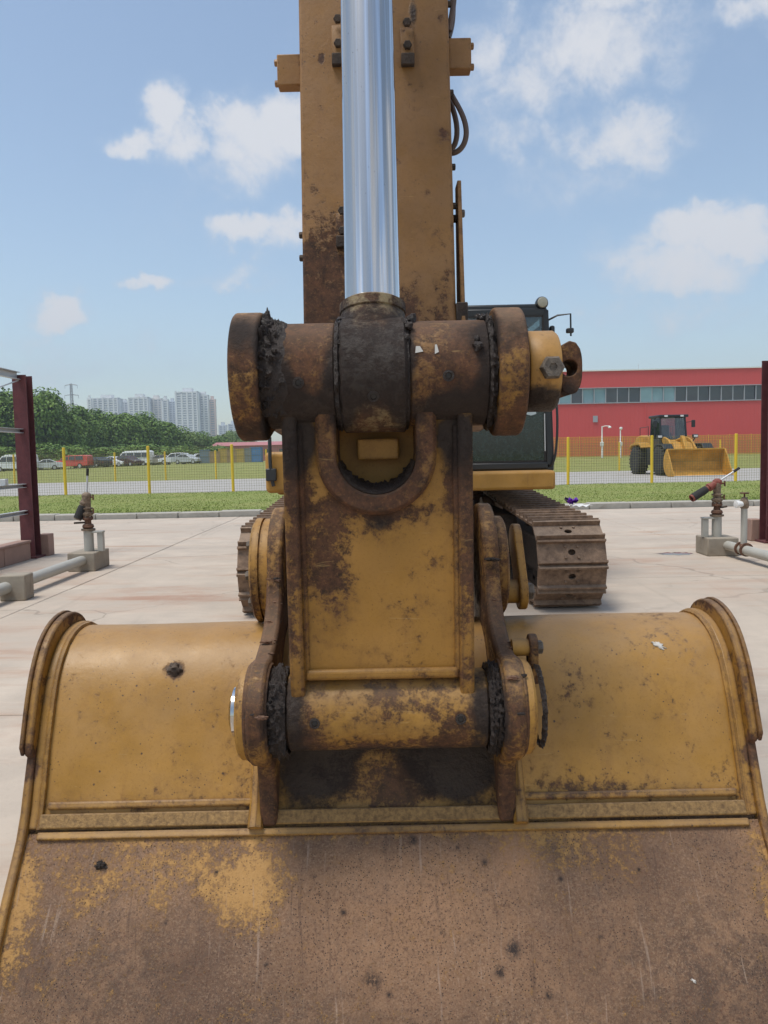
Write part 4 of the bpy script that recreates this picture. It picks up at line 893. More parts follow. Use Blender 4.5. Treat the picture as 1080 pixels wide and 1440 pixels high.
def track(xc, name, label):
    ya, za, ra, yb, zb, rb = 6.98, .403, .36, 11.25, .51, .46      # idler and sprocket: centre and pitch radius
    fr = MB().box(xc-.17, xc+.17, ya+.25, yb-.25, .24, .58).build(name, M['chain'], EX, bevel=.03); fr['label'] = label
    def path(off, n):
        """points (y, z, angle) round the belt, off inside the pitch line"""
        A = [(ya, za+ra-off), (yb, zb+rb-off)]; pts = []
        P = []
        for k in range(61): t_ = k/60; P.append((ya+(yb-ya)*t_, za+ra-off+(zb+rb-za-ra)*t_-.02*math.sin(math.pi*t_)))
        P += [(yb+(rb-off)*math.sin(R(q)), zb+(rb-off)*math.cos(R(q))) for q in range(4, 180, 4)]
        for k in range(61): t_ = k/60; P.append((yb+(ya-yb)*t_, zb-rb+off+((za-ra)-(zb-rb))*t_))
        P += [(ya-(ra-off)*math.sin(R(q)), za-(ra-off)*math.cos(R(q))) for q in range(4, 180, 4)]
        P.append(P[0]); cum = [0.]
        for k in range(1, len(P)): cum.append(cum[-1]+math.hypot(P[k][0]-P[k-1][0], P[k][1]-P[k-1][1]))
        out = []; k = 0
        for i in range(n):
            s = cum[-1]*i/n
            while cum[k+1] < s: k += 1
            f = (s-cum[k])/max(1e-9, cum[k+1]-cum[k]); p, q = P[k], P[k+1]
            out.append((p[0]+(q[0]-p[0])*f, p[1]+(q[1]-p[1])*f, math.atan2(q[1]-p[1], q[0]-p[0])))
        return out
    for (y, z, ang) in path(0., 51):
        inst('shoe', SH, fr, Matrix.Translation((xc, y, z)) @ Matrix.Rotation(ang, 4, 'X'))
    # chain: two rails of links
    for sx in (-.10, .10):
        pth = [p[:2] for p in path(.03, 90)]; inn = [p[:2] for p in path(.12, 90)]
        path_ = pth
        n = len(path_); mb = MB()
        vs = [(xc+sx-.03, *p) for p in path_]+[(xc+sx-.03, *p) for p in inn]+[(xc+sx+.03, *p) for p in path_]+[(xc+sx+.03, *p) for p in inn]
        fs = []
        for i in range(n):
            j = (i+1) % n; fs += [(i, j, n+j, n+i), (2*n+i, 3*n+i, 3*n+j, 2*n+j), (i, 2*n+i, 2*n+j, j), (n+i, n+j, 3*n+j, 3*n+i)]
        mb.add(vs, fs).build('chain_rail', M['chain'], fr)
    MB().rev([(-.11, .08), (-.11, .22), (-.06, .24), (-.05, .30), (.05, .30), (.06, .24), (.11, .22), (.11, .08)], (xc, ya, za), (1, 0, 0), 36).build('idler', M['shoe'], fr)
    MB().rev([(-.20, .12), (-.20, .26), (-.05, .28), (-.04, .37), (.04, .37), (.05, .28), (.20, .26), (.20, .12)], (xc, yb, zb), (1, 0, 0), 36).build('sprocket', M['shoe'], fr)
    for k in range(7):
        MB().rev([(-.13, .06), (-.12, .11), (.12, .11), (.13, .06)], (xc, ya+.7+k*.46, .17), (1, 0, 0), 18).build('roller', M['chain'], fr)
    for k in (1.2, 2.7):
        MB().rev([(-.12, .05), (-.11, .08), (.11, .08), (.12, .05)], (xc, ya+k, .70), (1, 0, 0), 16).build('carrier_roller', M['chain'], fr)
    return fr
track(1.628, 'track', 'right hand track beside the cab'); track(-.985, 'track', 'left hand track half hidden by the hinge')
MB().box(-.8, 1.45, 8.3, 10.2, .42, .74).build('undercarriage', M['chain'], EX, bevel=.05)
# ---- loose finds lying on the machine --------------------------------------------------
tr = thing('ribbon_bundle', 'crumpled purple ribbon on white paper lying on the right track', 'ribbon', (1.80, 7.36, .905), world=True)
M['purple'] = plain('purple_ribbon', (.13, .02, .36), .45, var=.4, scale=40.)
mb = MB()
for k in range(9):
    a = rnd.uniform(0, 6.28); p0 = Vector((1.80, 7.36, .905)); d = Vector((math.cos(a), math.sin(a)*.5, 0))
    pts = bez([p0, p0+d*.05+Vector((0, 0, .05+.04*rnd.random())), p0+d*.10+Vector((0, 0, .06*rnd.random()+.03)), p0+d*.03+Vector((0, 0, .01))], 10)
    w = Vector((-d.y, d.x, .3)).normalized()*.022
    n = len(pts); mb.add([tuple(Vector(p)-w) for p in pts]+[tuple(Vector(p)+w) for p in pts], [(i, i+1, n+i+1, n+i) for i in range(n-1)])
mb.build('ribbon', M['purple'], tr, smooth=80)
mb = MB(); vs = [(1.80+.19*(i/6), 7.30+.16*(k/4), .872+.022*rnd.random()) for i in range(7) for k in range(5)]
mb.add(vs, [(i*5+k, i*5+k+1, (i+1)*5+k+1, (i+1)*5+k) for i in range(6) for k in range(4)]).build('paper', M['white'], tr)
dirt = clod('soil_clod', (-.735, 1.872, .384), .013, M['grease'], None, .7, 8., 14, .9); tag(dirt, 'small black clod lying on the left of the worn belly plate', 'clod')
M['dropping'] = plain('bird_dropping', (.60, .57, .52), .85)
def splat(c, r, nrm, label, seed):
    rr_ = random.Random(seed); n = 22; nr = Vector(nrm).normalized(); a = nr.orthogonal().normalized(); b = nr.cross(a)
    ring = [tuple(Vector(c)+(a*math.cos(6.283*i/n)*.6+b*math.sin(6.283*i/n)*1.3)*r*rr_.uniform(.25, 1.)) for i in range(n)]
    vs = ring+[tuple(Vector(c)+nr*.0015)]+[tuple(Vector(p)-nr*.006) for p in ring]
    o = MB().add(vs, [(i, (i+1) % n, n) for i in range(n)]+[(i, n+1+i, n+1+(i+1) % n, (i+1) % n) for i in range(n)]).build('bird_dropping', M['dropping'], None, smooth=80)
    tag(o, label, 'dropping')
splat((.765, 2.122, .853), .020, (0, -.75, .66), 'white bird dropping on the upper right of the yellow back sheet', 3)
splat((.70, 1.708, .163), .007, (0, -.8, .6), 'tiny white fleck on the lower right of the brown belly plate', 5)
# ---------------------------------------------------------------- steel frames at both sides of the yard
def frame(sx, xp, yp, label, cat='frame'):
    fr = thing('steel_frame', label, cat, (xp, yp, 0), world=True)
    H, fw, tk = 2.68, .21, .014
    web = MB().box(xp-.09, xp+.09, yp-tk/2, yp+tk/2, .02, H)
    post = MB().box(xp-.10, xp+.10, yp-.105, yp-.091, .03, H).build('post', M['maroon'], fr)          # flange facing the yard
    MB().box(xp-.10, xp+.10, yp+.091, yp+.105, .03, H).build('flange', M['maroon'], post)
    MB().box(xp-.006, xp+.006, yp-.091, yp+.091, .03, H).build('web', M['maroon'], post)
    MB().box(xp-.14, xp+.14, yp-.15, yp+.15, .0, .028).build('base_plate', M['maroon'], post)
    xr = xp-sx*.0
    for z, r in ((2.665, .055), (1.87, .032), (1.075, .028), (.685, .028)):
        y1 = yp-.107; y0 = yp-9
        # C-section rail running towards the viewer
        x0, x1 = xp-.03, xp+.03
        pr = [(x0, z-r), (x1, z-r), (x1, z-r+.008), (x0+.008, z-r+.008), (x0+.008, z+r-.008), (x1, z+r-.008), (x1, z+r), (x0, z+r)]
        MB().prism(pr, y0, y1, 'Y').build('rail', M['galv'], fr, bevel=.0)
    MB().tube([(xp, yp-.12, 2.60), (xp, yp-2.6, 1.95)], .010, 6).build('tie_rod', M['galv'], fr)
    MB().box(xp-.04, xp+.04, yp-.75, yp-.66, 1.10, 1.19).build('junction_box', M['galv'], fr, bevel=.006)
    MB().box(xp-.10, xp+.10, yp-9.1, yp-9.0, .03, H).build('post', M['maroon'], fr)
    # low wall made of panels, with a stub beyond the post
    wl = thing('low_wall', 'low pinkish concrete wall under the %s steel frame' % ('left' if sx < 0 else 'right'), 'wall', (xp, yp-.3, 0), world=True)
    y = yp-.17
    while y > 2:
        MB().box(xp-.09, xp+.07, y-.78, y-.008, 0, .245).build('wall_panel', M['wallc'], wl, bevel=.008); y -= .785
    MB().box(xp-.11, xp+.085, 2.0, yp-.168, .247, .28).build('coping', M['wallc'], wl, bevel=.006)
    ft = MB().box(xp+.02 if sx < 0 else xp-.19, xp+.19 if sx < 0 else xp-.02, yp+.16, yp+.36, 0, .33).build('concrete_stub', M['wallc'], None, bevel=.012)
    tag(ft, 'pinkish concrete stub at the foot of the %s maroon post' % ('left' if sx < 0 else 'right'), 'block')
frame(-1, -5.25, 11.35, 'maroon steel post with galvanised rails at the left edge')
frame(1, 5.72, 11.35, 'maroon steel post with galvanised rails at the right edge')

# ---------------------------------------------------------------- water cannons on plinths
def plinth(x0, x1, y0, y1, h, label, rz=0.):
    c = ((x0+x1)/2, (y0+y1)/2); w, d = (x1-x0)/2, (y1-y0)/2
    mb = MB(); n = 6; vs = []
    o = MB().box(-w, w, -d, d, 0, h).build('concrete_plinth', M['plinth'], None, bevel=.014, seg=2)
    o.location = (c[0], c[1], 0); o.rotation_euler = (0, 0, rz); tag(o, label, 'plinth')
    return o
plinth(-4.07, -3.72, 9.76, 10.32, .24, 'grey concrete plinth under the left water cannon', R(1))
plinth(-3.94, -3.68, 7.75, 7.98, .265, 'stained concrete block carrying the pipe at the left edge', R(3))
plinth(4.22, 4.62, 9.94, 10.38, .24, 'grey concrete plinth under the right water cannon', R(-2))
def flange(mb, p, ax, r, t=.018): return mb.rev([(-t, r*.7), (-t, r), (t, r), (t, r*.7)], p, ax, 16)
def cannon(x, y, z, hx, label, nozzle_mat, jet, lever):
    """jet / lever: end points relative to the head"""
    t = thing('water_cannon', label, 'water cannon', (x, y, z), world=True)
    st = MB().cyl((x, y, z), (x, y, z+.28), .062, n=20).build('stand_pipe', M['pipe'], t)
    fl = MB(); flange(fl, (x, y, z+.285), (0, 0, 1), .088, .012); fl.build('flange', M['brass'], t)
    MB().box(x+hx*.12-.012, x+hx*.24+.012, y-.03, y+.03, z, z+.33).build('support_post', M['pipe'], t, bevel=.005) if False else MB().box(min(x+hx*.16, x+hx*.26), max(x+hx*.16, x+hx*.26), y-.035, y+.035, z, z+.24).build('support_post', M['pipe'], t, bevel=.005)
    MB().box(min(x-hx*.04, x+hx*.265), max(x-hx*.04, x+hx*.265), y-.05, y+.05, z+.242, z+.265).build('bracket', M['pipe'], t, bevel=.004)
    vb = MB().rev([(0, .058), (.02, .075), (.05, .066), (.06, .045), (.10, .04), (.115, .068), (.135, .068), (.145, .05)], (x, y, z+.30), (0, 0, 1), 18).build('valve_body', M['rust'], t)
    MB().tube([(x, y, z+.38), (x-hx*.0, y-.02, z+.38), (x-.17, y-.03, z+.375)] if hx > 0 else [(x, y, z+.39), (x+.05, y-.05, z+.395), (x+.11, y-.05, z+.405)], .013, 8).build('valve_lever', M['chain'], t)
    for k in range(6):
        a = k*1.047; MB().hexbolt((x+.058*math.cos(a), y+.058*math.sin(a), z+.436), (0, 0, 1), .010, .022).build('bolt', M['rust'], vb)
    MB().rev([(0, .05), (.03, .072), (.05, .072), (.06, .048), (.09, .05), (.10, .07), (.115, .07), (.12, .045)], (x, y, z+.455), (0, 0, 1), 18).build('swivel', M['brass'], t)
    hd = Vector((x, y, z+.72))
    MB().tube(bez([(x, y, z+.56), (x, y, z+.64), (x-.02, y, z+.69), hd+Vector((.01, 0, .02))], 8), [.046, .047, .05, .052, .054, .056, .055, .052, .045], 14).build('riser_neck', M['brass'], t)
    hb = clod('head', tuple(hd), .062, nozzle_mat, t, .9, 2., 8, .10)
    j = Vector(jet); l = j.length
    nz = MB().rev([(0, .040), (l*.25, .045), (l*.27, .055), (l*.34, .055), (l*.36, .040), (l*.8, .045), (l*.86, .052), (l, .050), (l, .035), (l*.9, .03)], hd, j, 16).build('nozzle', nozzle_mat, t)
    MB().rev([(l*.42, .047), (l*.5, .052), (l*.95, .054)], hd, j, 14).build('nozzle_grip', M['rubber'], nz)
    e = hd+Vector(lever); lv = MB().cyl(hd, hd.lerp(e, .76), .012, n=10).build('lever', M['galv'], t)
    MB().cyl(hd.lerp(e, .74), e, .017, n=10).build('lever_grip', M['rubber'], lv)
    for (dx, dz) in ((.09, -.02), (.085, -.20)):
        s = 1 if hx < 0 else 1
        k = MB().cyl((x+.02*s, y, hd.z+dz), (x+dx*s, y-.02, hd.z+dz+.01), .010, n=8).build('clamp_screw', M['rust'], t)
        MB().box(x+dx*s-.008, x+dx*s+.008, y-.03, y-.012, hd.z+dz-.03, hd.z+dz+.04).build('clamp_handle', M['rust'], k)
    return t
cannon(-3.86, 9.98, .238, .75, 'brown water cannon pointing down to the left, lever raised', M['brass'], (-.12, -.05, -.30), (.03, .0, .36))
cannon(4.40, 10.12, .238, -.75, 'red headed water cannon tilted down left with pale lever raised', M['redpaint'], (-.37, -.08, -.20), (.29, .0, .185))
# pipes on the ground
pl = MB().tube([(-3.88, 10.0, .145), (-3.87, 8.2, .14), (-3.84, 4.0, .135)], .062, 18).build('water_pipe', M['pipe'], None); tag(pl, 'grey steel pipe lying along the left side between the blocks', 'pipe')
pr_ = MB().tube([(4.47, 10.1, .14), (4.47, 9.0, .138), (4.48, 4.0, .135)], .062, 18).build('water_pipe', M['pipe'], None); tag(pr_, 'grey steel pipe lying from the right plinth out of the picture', 'pipe')
sp = thing('stand_pipe', 'upright grey pipe with small valve wheel on the right pipe', 'pipe', (4.47, 9.5, .15), world=True)
MB().cyl((4.47, 9.5, .19), (4.47, 9.5, .66), .038, n=18).build('pipe', M['pipe'], sp)
MB().rev([(0, .04), (.01, .050), (.06, .056), (.10, .046), (.14, .03)], (4.47, 9.5, .655), (0, 0, 1), 16).build('valve_body', M['brass'], sp)
MB().cyl((4.47, 9.5, .79), (4.47, 9.5, .84), .011, n=8).build('valve_stem', M['rust'], sp)
MB().rev([(0, .02), (0, .055), (.016, .055), (.016, .02)], (4.47, 9.5, .838), (0, 0, 1), 18).build('valve_wheel', M['rust'], sp)
MB().rev([(0, .036), (.05, .040), (.055, .046), (.09, .046), (.095, .02)], (4.44, 9.49, .71), (-1, -.2, 0), 16).build('hose_coupling', M['white'], sp)
pd = Vector((0, -1, 0)).normalized()
for k in (-.07, .07):
    MB().rev([(-.014, .062), (-.014, .085), (.014, .085), (.014, .062)], Vector((4.47, 9.5, .148))+pd*k, pd, 18).build('pipe_clamp', M['rust'], sp)
MB().rev([(0, .052), (.05, .05), (.06, .04)], (4.47, 9.5, .155), (0, 0, 1), 16).build('saddle', M['rust'], sp)

n_ = 26
pud = MB().add([(3.93+.22*math.cos(6.283*i/n_)*(1+.3*math.sin(3*i)), 10.28+.13*math.sin(6.283*i/n_)*(1+.3*math.cos(2.3*i)), .0045) for i in range(n_)]+[(3.93, 10.28, .0055)], [(i, (i+1) % n_, n_) for i in range(n_)]).build('puddle', M['water'], None)
struct(pud)
# ---------------------------------------------------------------- fences
def mesh_panel(w, z0, z1, sx=.10, sz=.10, r=.0034):
    mb = MB()
    n = int(w/sx)
    for i in range(1, n):
        x = i*w/n; mb.box(x-r, x+r, -r, r, z0, z1)
    m = int((z1-z0)/sz)
    for k in range(m+1):
        z = z0+(z1-z0)*k/m; mb.box(.0, w, r+.0005, r*3+.0005, z-r, z+r)
    return mb
def fence(label, y, x0, x1, step, h, pw, mat, wire, pz=lambda x: 0., sp=.10, wr_=.0034):
    f = thing('mesh_fence', label, 'fence', ((x0+x1)/2, y, 0), world=True)
    pm = MB().rev([(0, pw), (h, pw), (h+.015, pw*.7)], (0, 0, 0), (0, 0, 1), 12).mesh('post'); pm.materials.append(mat)
    wm = mesh_panel(step-2*pw, .06, h-.06, sp, sp, wr_).mesh('wire_panel', 0); wm.materials.append(wire)
    bm = MB().box(0, step-2*pw, -.02, .02, h-.07, h-.03).box(0, step-2*pw, -.02, .02, .05, .09).mesh('panel_frame', 0); bm.materials.append(wire)
    n = int(round((x1-x0)/step))
    for i in range(n+1):
        x = x0+i*step
        inst('post', pm, f, Matrix.Translation((x, y, pz(x))) @ Matrix.Rotation(rnd.uniform(-.008, .008), 4, 'Y'))
        if i < n:
            o = inst('wire_panel', wm, f, Matrix.Translation((x+pw, y, pz(x)))); o['kind'] = 'stuff'
    return f
fence('near yellow post fence with wire mesh at the lawn edge', 32.1, -27.5+.22, 32.0+.22, 3.5, 2.0, .062, M['fyellow'], M['wire'])
fence('second yellow post fence with wire mesh across the road', 53.4, -64.1, 61.9, 3.5, 2.0, .062, M['fyellow'], M['wire'])
fence('distant orange yellow fence standing before the red factory', 79.0, -4.0, 62.0, 2.2, 2.1, .05, M['forange'], M['forange'], pz=lambda x: gh(x, 79.)-.03, sp=.15, wr_=.020)
# ---------------------------------------------------------------- wheel loader (built facing -y, then turned)
def wheel(parent, x, y, r, w, mat_rim, name='wheel'):
    prof = [(-w/2, r*.55), (-w/2, r*.86), (-w*.42, r*.96), (-w*.3, r), (w*.3, r), (w*.42, r*.96), (w/2, r*.86), (w/2, r*.55)]
    ty = MB().rev(prof, (x, y, r), (1, 0, 0), 36)
    if w > .4:
        for k in range(22):
            a = 2*math.pi*k/22; 
            for s in (-1, 1):
                aa = a+(.14 if s > 0 else 0)
                m = Matrix.Translation((x, y, r)) @ Matrix.Rotation(aa, 4, 'X') @ Matrix.Translation((s*w*.26, 0, r)) @ Matrix.Rotation(s*.5, 4, 'Z')
                ty.box(-w*.22, w*.22, -.045, .045, -.03, .03, m)
    t = ty.build(name, M['rubber'], parent)
    s = -1 if x < 0 else 1
    MB().rev([(-w*.42, r*.58), (w*.42, r*.58), (w*.46, r*.54), (w*.40, r*.48), (w*.20, r*.40), (w*.24, r*.2), (w*.34, r*.16), (w*.34, .0)], (x, y, r), (s, 0, 0), 28).build('rim', mat_rim, t)
    return t
L = thing('wheel_loader', 'yellow wheel loader with its wide bucket lowered on the road', 'loader', (16.22, 43.55, .012), R(2))
Y = M['yellow_far']; K = M['black']
wr = .80
for x in (-1.1, 1.1):
    wheel(L, x, -1.75, wr, .62, Y); wheel(L, x, 1.75, wr, .62, Y)
rb = MB().prism([(.35, .75), (.35, 1.55), (1.2, 1.75), (2.6, 2.05), (3.3, 2.0), (3.55, 1.8), (3.6, .85), (2.4, .6)], -.62, .62).build('rear_body', K, L, bevel=.05)
MB().prism([(1.1, 1.74), (1.25, 2.18), (2.6, 2.28), (3.3, 2.15), (3.62, 1.85), (3.62, 1.35), (3.4, 1.35), (3.3, 1.78)], -.72, .72).build('engine_hood', Y, L, bevel=.06, seg=3)
for s in (-1, 1):
    MB().prism([(.75, 1.55), (1.0, 1.82), (1.9, 1.86), (2.55, 1.72), (2.75, 1.45), (2.65, 1.45), (2.4, 1.66), (1.1, 1.70), (.85, 1.5)], s*.75 if s > 0 else -1.35, 1.35 if s > 0 else -.75).build('rear_fender', Y, L, bevel=.03)
    MB().prism([(-2.55, 1.45), (-2.2, 1.72), (-1.3, 1.72), (-.95, 1.45), (-1.05, 1.42), (-1.4, 1.64), (-2.15, 1.64), (-2.45, 1.42)], s*.8 if s > 0 else -1.35, 1.35 if s > 0 else -.8).build('front_fender', K, L, bevel=.02)
    MB().prism([(2.6, .55), (3.5, .6), (3.5, 1.3), (2.6, 1.3)], s*.62 if s > 0 else -.95, .95 if s > 0 else -.62).build('side_cover', Y, L, bevel=.04)
    MB().box(s*.7 if s > 0 else -1.05, 1.05 if s > 0 else -.7, .2, .75, .55, 1.5).build('step_box', K, L, bevel=.03)
    MB().tube([(s*.72, 1.3, 2.2), (s*.72, 1.3, 2.75), (s*.72, 2.6, 2.72), (s*.72, 2.6, 2.28)], .02, 6).build('hand_rail', K, L)
MB().box(-.5, .5, -.1, .5, .6, 1.25).build('articulation', K, L, bevel=.04)
ff = MB().prism([(-.25, .6), (-.25, 1.6), (-.75, 1.95), (-1.7, 1.75), (-2.2, 1.2), (-2.2, .6)], -.52, .52).build('front_frame', Y, L, bevel=.05)
# cab
cb = MB().prism([(-.55, 1.58), (-.55, 2.0), (.95, 2.0), (.95, 1.58)], -.78, .78).build('cab', K, L, bevel=.04)
for x in (-.74, .74):
    MB().tube([(x*1.0, -.52, 2.0), (x*.94, -.38, 3.2)], .05, 8).build('pillar', K, cb); MB().tube([(x, .92, 2.0), (x*.94, .85, 3.2)], .05, 8).build('pillar', K, cb); MB().tube([(x, .3, 2.0), (x*.94, .28, 3.2)], .035, 8).build('pillar', K, cb)
    MB().prism([(-.50, 2.0), (-.36, 3.18), (.83, 3.18), (.90, 2.0)], x*.965-.006, x*.965+.006).build('window_pane', M['glass_loader'], cb)
MB().add([(-.68, -.535, 2.0), (.68, -.535, 2.0), (.64, -.395, 3.18), (-.64, -.395, 3.18), (-.68, -.525, 2.0), (.68, -.525, 2.0), (.64, -.385, 3.18), (-.64, -.385, 3.18)], [(0,1,2,3),(7,6,5,4),(0,4,5,1),(1,5,6,2),(2,6,7,3),(3,7,4,0)]).build('windscreen', M['glass_loader'], cb)
MB().box(-.68, .68, .87, .88, 2.0, 3.18).build('rear_window', M['glass_loader'], cb)
MB().box(-.84, .84, -.58, 1.02, 3.19, 3.34).build('cab_roof', K, cb, bevel=.05, seg=3)
MB().prism([(.25, 2.0), (.75, 2.0), (.8, 2.8), (.68, 2.8), (.6, 2.15), (.25, 2.15)], -.25, .25).build('seat', M['seat'], cb, bevel=.03)
MB().tube([(0, -.25, 2.0), (0, -.1, 2.35)], .04, 8).build('steering_column', K, cb)
MB().cyl((-.42, 1.55, 2.2), (-.42, 1.55, 3.0), .075, n=14).build('exhaust_stack', K, L)
MB().cyl((.35, 1.75, 2.2), (.35, 1.75, 2.7), .10, n=14).build('air_intake', K, L)
for s in (-1, 1):
    hl = MB().tube([(s*.8, -1.0, 1.7), (s*1.0, -1.05, 2.05)], .035, 6).build('lamp_arm', K, L)
    MB().box(s*1.0-.15, s*1.0+.15, -1.12, -.95, 2.02, 2.22).build('headlight', K, hl, bevel=.03)
    MB().box(s*1.0-.11, s*1.0+.11, -1.13, -1.122, 2.06, 2.18).build('lens', M['white'], hl)
    ma = MB().tube([(s*.74, -.45, 2.9), (s*1.08, -.6, 2.95)], .018, 6).build('mirror_arm', K, L)
    MB().box(s*1.08-.11, s*1.08+.11, -.64, -.58, 2.62, 3.02).build('mirror', K, ma, bevel=.03)
    # lift arms and cylinders
    la = [(-.55, 1.95), (-.75, 2.12), (-1.4, 1.95), (-2.4, 1.15), (-3.0, .62), (-3.05, .40), (-2.85, .36), (-2.2, .80), (-1.3, 1.55), (-.7, 1.72)]
    MB().prism(la, s*.62-.06, s*.62+.06).build('lift_arm', Y, L, bevel=.02)
    MB().cyl((s*.44, -.8, 1.0), (s*.44, -2.0, 1.15), .075, n=14).build('lift_cylinder', Y, L)
    MB().box(s*.45-.09, s*.45+.09, -.60, -.56, 3.22, 3.31).build('roof_lamp', M['white'], cb)
MB().cyl((0, -.75, 1.85), (0, -1.75, 2.0), .09, n=14).build('tilt_cylinder', Y, L)
MB().prism([(-1.6, 2.15), (-1.85, 2.12), (-2.65, 1.0), (-2.75, .7), (-2.6, .68), (-2.1, 1.3), (-1.7, 1.75)], -.10, .10).build('tilt_lever', Y, L, bevel=.02)
MB().cyl((-.62, -1.75, 1.45), (.62, -1.75, 1.45), .11, n=16).build('cross_tube', Y, L)
# bucket: curved shell, side plates, lip
bk = [(-4.35, .02), (-3.6, .03), (-3.25, .14), (-3.06, .36), (-2.98, .65), (-3.02, .95), (-3.16, 1.22), (-3.34, 1.40)]
bi = smooth_prof(bk, 4); n = len(bi); mb = MB(); th = .035
outr = []
for i, p in enumerate(bi):
    a, b = bi[max(i-1, 0)], bi[min(i+1, n-1)]; ty, tz = b[0]-a[0], b[1]-a[1]; l = math.hypot(ty, tz); outr.append((p[0]+tz/l*th, p[1]-ty/l*th))
outr[0] = (bi[0][0], 0.)
bu = MB().prism(bi+outr[::-1], -1.53, 1.53).build('bucket', Y, L, smooth=50)
so = bi+[(-3.44, 1.40), (-3.75, .95), (-4.05, .45), (-4.3, .12)]
for s in (-1, 1):
    MB().prism(so, s*1.53-.03, s*1.53+.03).build('bucket_side', Y, bu, bevel=.008)
MB().box(-1.5, 1.5, -3.42, -3.30, 1.36, 1.44).build('top_edge', Y, bu, bevel=.01)
MB().box(-1.55, 1.55, -4.42, -4.15, .0, .045).build('cutting_edge', M['galv'], bu, bevel=.01)
MB().prism([(-3.10, .30), (-2.99, .5), (-2.98, .7), (-3.05, .75)], -1.49, 1.49).build('shell_rib', Y, bu)

# ---------------------------------------------------------------- parked cars beyond the berm
def paint(name, c): return plain(name, c, .28, 0., .06, 2.)
CARM = {}
def car(label, cat, name, x, y, rz, prof, glassp, w, col, wr=.33, wx=(.75, 3.4), lights=True):
    """prof: side outline (length, height) front at 0; glassp: list of side window polygons"""
    if col not in CARM: CARM[col] = paint('car_paint', col)
    Lc = max(p[0] for p in prof)
    t = thing(name, label, cat, (x, y, gh(x, y)), rz, 'cars parked beyond the fence')
    mb = MB(); n = len(prof); zs = [p[1] for p in prof]; zmax = max(zs)
    belt = .62*zmax if zmax > 1.8 else .66*zmax
    secs = [(-w/2, 0.), (-w/2+.03, 0.)]
    vs = []
    for sgn, ins in ((-1, 1.), (1, 1.)):
        for (px, pz) in prof:
            tum = max(0., (pz-belt)/(zmax-belt+1e-6))*.16*w/1.8
            vs.append((px-Lc/2, sgn*(w/2-tum), pz))
    mb.add(vs, [tuple(range(n)), tuple(range(2*n-1, n-1, -1))]+[(i, n+i, n+(i+1) % n, (i+1) % n) for i in range(n)])
    body = mb.build('body', CARM[col], t, bevel=.05, seg=3)
    for g in glassp:
        for sgn in (-1, 1):
            vs = []
            for off in (.006, .012):
                for (px, pz) in g:
                    tum = max(0., (pz-belt)/(zmax-belt+1e-6))*.16*w/1.8
                    vs.append((px-Lc/2, sgn*(w/2-tum+off), pz))
            m_ = len(g)
            MB().add(vs, [tuple(range(m_)), tuple(range(2*m_-1, m_-1, -1))]+[(i, m_+i, m_+(i+1) % m_, (i+1) % m_) for i in range(m_)]).build('side_window', M['carpane'], t)
    for wxx in wx:
        for sgn in (-1, 1):
            wl = MB().rev([(-.11, wr*.6), (-.11, wr*.95), (-.08, wr), (.08, wr), (.11, wr*.95), (.11, wr*.6)], (wxx-Lc/2, sgn*(w/2-.10), wr), (0, 1, 0), 20).build('wheel', M['rubber'], t)
            MB().rev([(0, wr*.62), (.02, wr*.58), (.015, .0)], (wxx-Lc/2, sgn*(w/2-.10)+sgn*.10, wr), (0, sgn, 0), 16).build('rim', M['galv'], wl)
    for px, mt, nm in ((.02, M['white'], 'headlight'), (Lc-.02, M['redpaint'], 'tail_light')):
        for sgn in (-1, 1):
            MB().box(px-Lc/2-.03, px-Lc/2+.03, sgn*(w/2-.25)-.14, sgn*(w/2-.25)+.14, .66, .80).build(nm, mt, t, bevel=.02)
    return t
M['carpane'] = pane_mat('car_side_glass', (.02, .025, .03, 1), (.05, .06, .07, 1), .08)
sed = [(0, .35), (.05, .68), (.9, .88), (1.25, .95), (2.0, 1.40), (2.9, 1.45), (3.7, 1.08), (4.45, 1.02), (4.55, .7), (4.5, .32), (2.2, .24)]
sedg = [[(1.42, .97), (2.05, 1.34), (2.42, 1.38), (2.42, .99)], [(2.50, .99), (2.50, 1.385), (2.85, 1.37), (3.45, 1.06)]]
suv = [(0, .40), (.05, .80), (.95, 1.02), (1.25, 1.08), (1.85, 1.62), (3.2, 1.70), (4.2, 1.60), (4.5, 1.10), (4.55, .5), (4.4, .36), (2.2, .30)]
suvg = [[(1.40, 1.10), (1.90, 1.55), (2.45, 1.60), (2.45, 1.11)], [(2.53, 1.11), (2.53, 1.61), (3.25, 1.62), (3.25, 1.12)], [(3.33, 1.12), (3.33, 1.61), (4.05, 1.52), (4.2, 1.13)]]
pick = [(0, .45), (.05, .95), (1.0, 1.10), (1.35, 1.15), (1.95, 1.72), (2.8, 1.80), (5.0, 1.82), (5.25, 1.70), (5.3, .55), (5.2, .42), (2.6, .36)]
pickg = [[(1.5, 1.17), (2.0, 1.64), (2.6, 1.68), (2.6, 1.18)], [(2.7, 1.18), (2.7, 1.69), (3.5, 1.70), (3.5, 1.18)], [(3.6, 1.18), (3.6, 1.70), (4.6, 1.70), (4.7, 1.2)]]
van = [(0, .40), (.03, .95), (.55, 1.20), (1.25, 2.02), (1.7, 2.16), (5.0, 2.20), (5.25, 2.08), (5.35, .6), (5.25, .38), (2.6, .34)]
vang = [[(.80, 1.25), (1.28, 1.86), (1.75, 1.90), (1.75, 1.27)], [(1.85, 1.27), (1.85, 1.90), (2.9, 1.92), (2.9, 1.28)], [(3.0, 1.28), (3.0, 1.92), (4.0, 1.92), (4.0, 1.28)], [(4.1, 1.28), (4.1, 1.92), (5.0, 1.92), (5.08, 1.28)]]
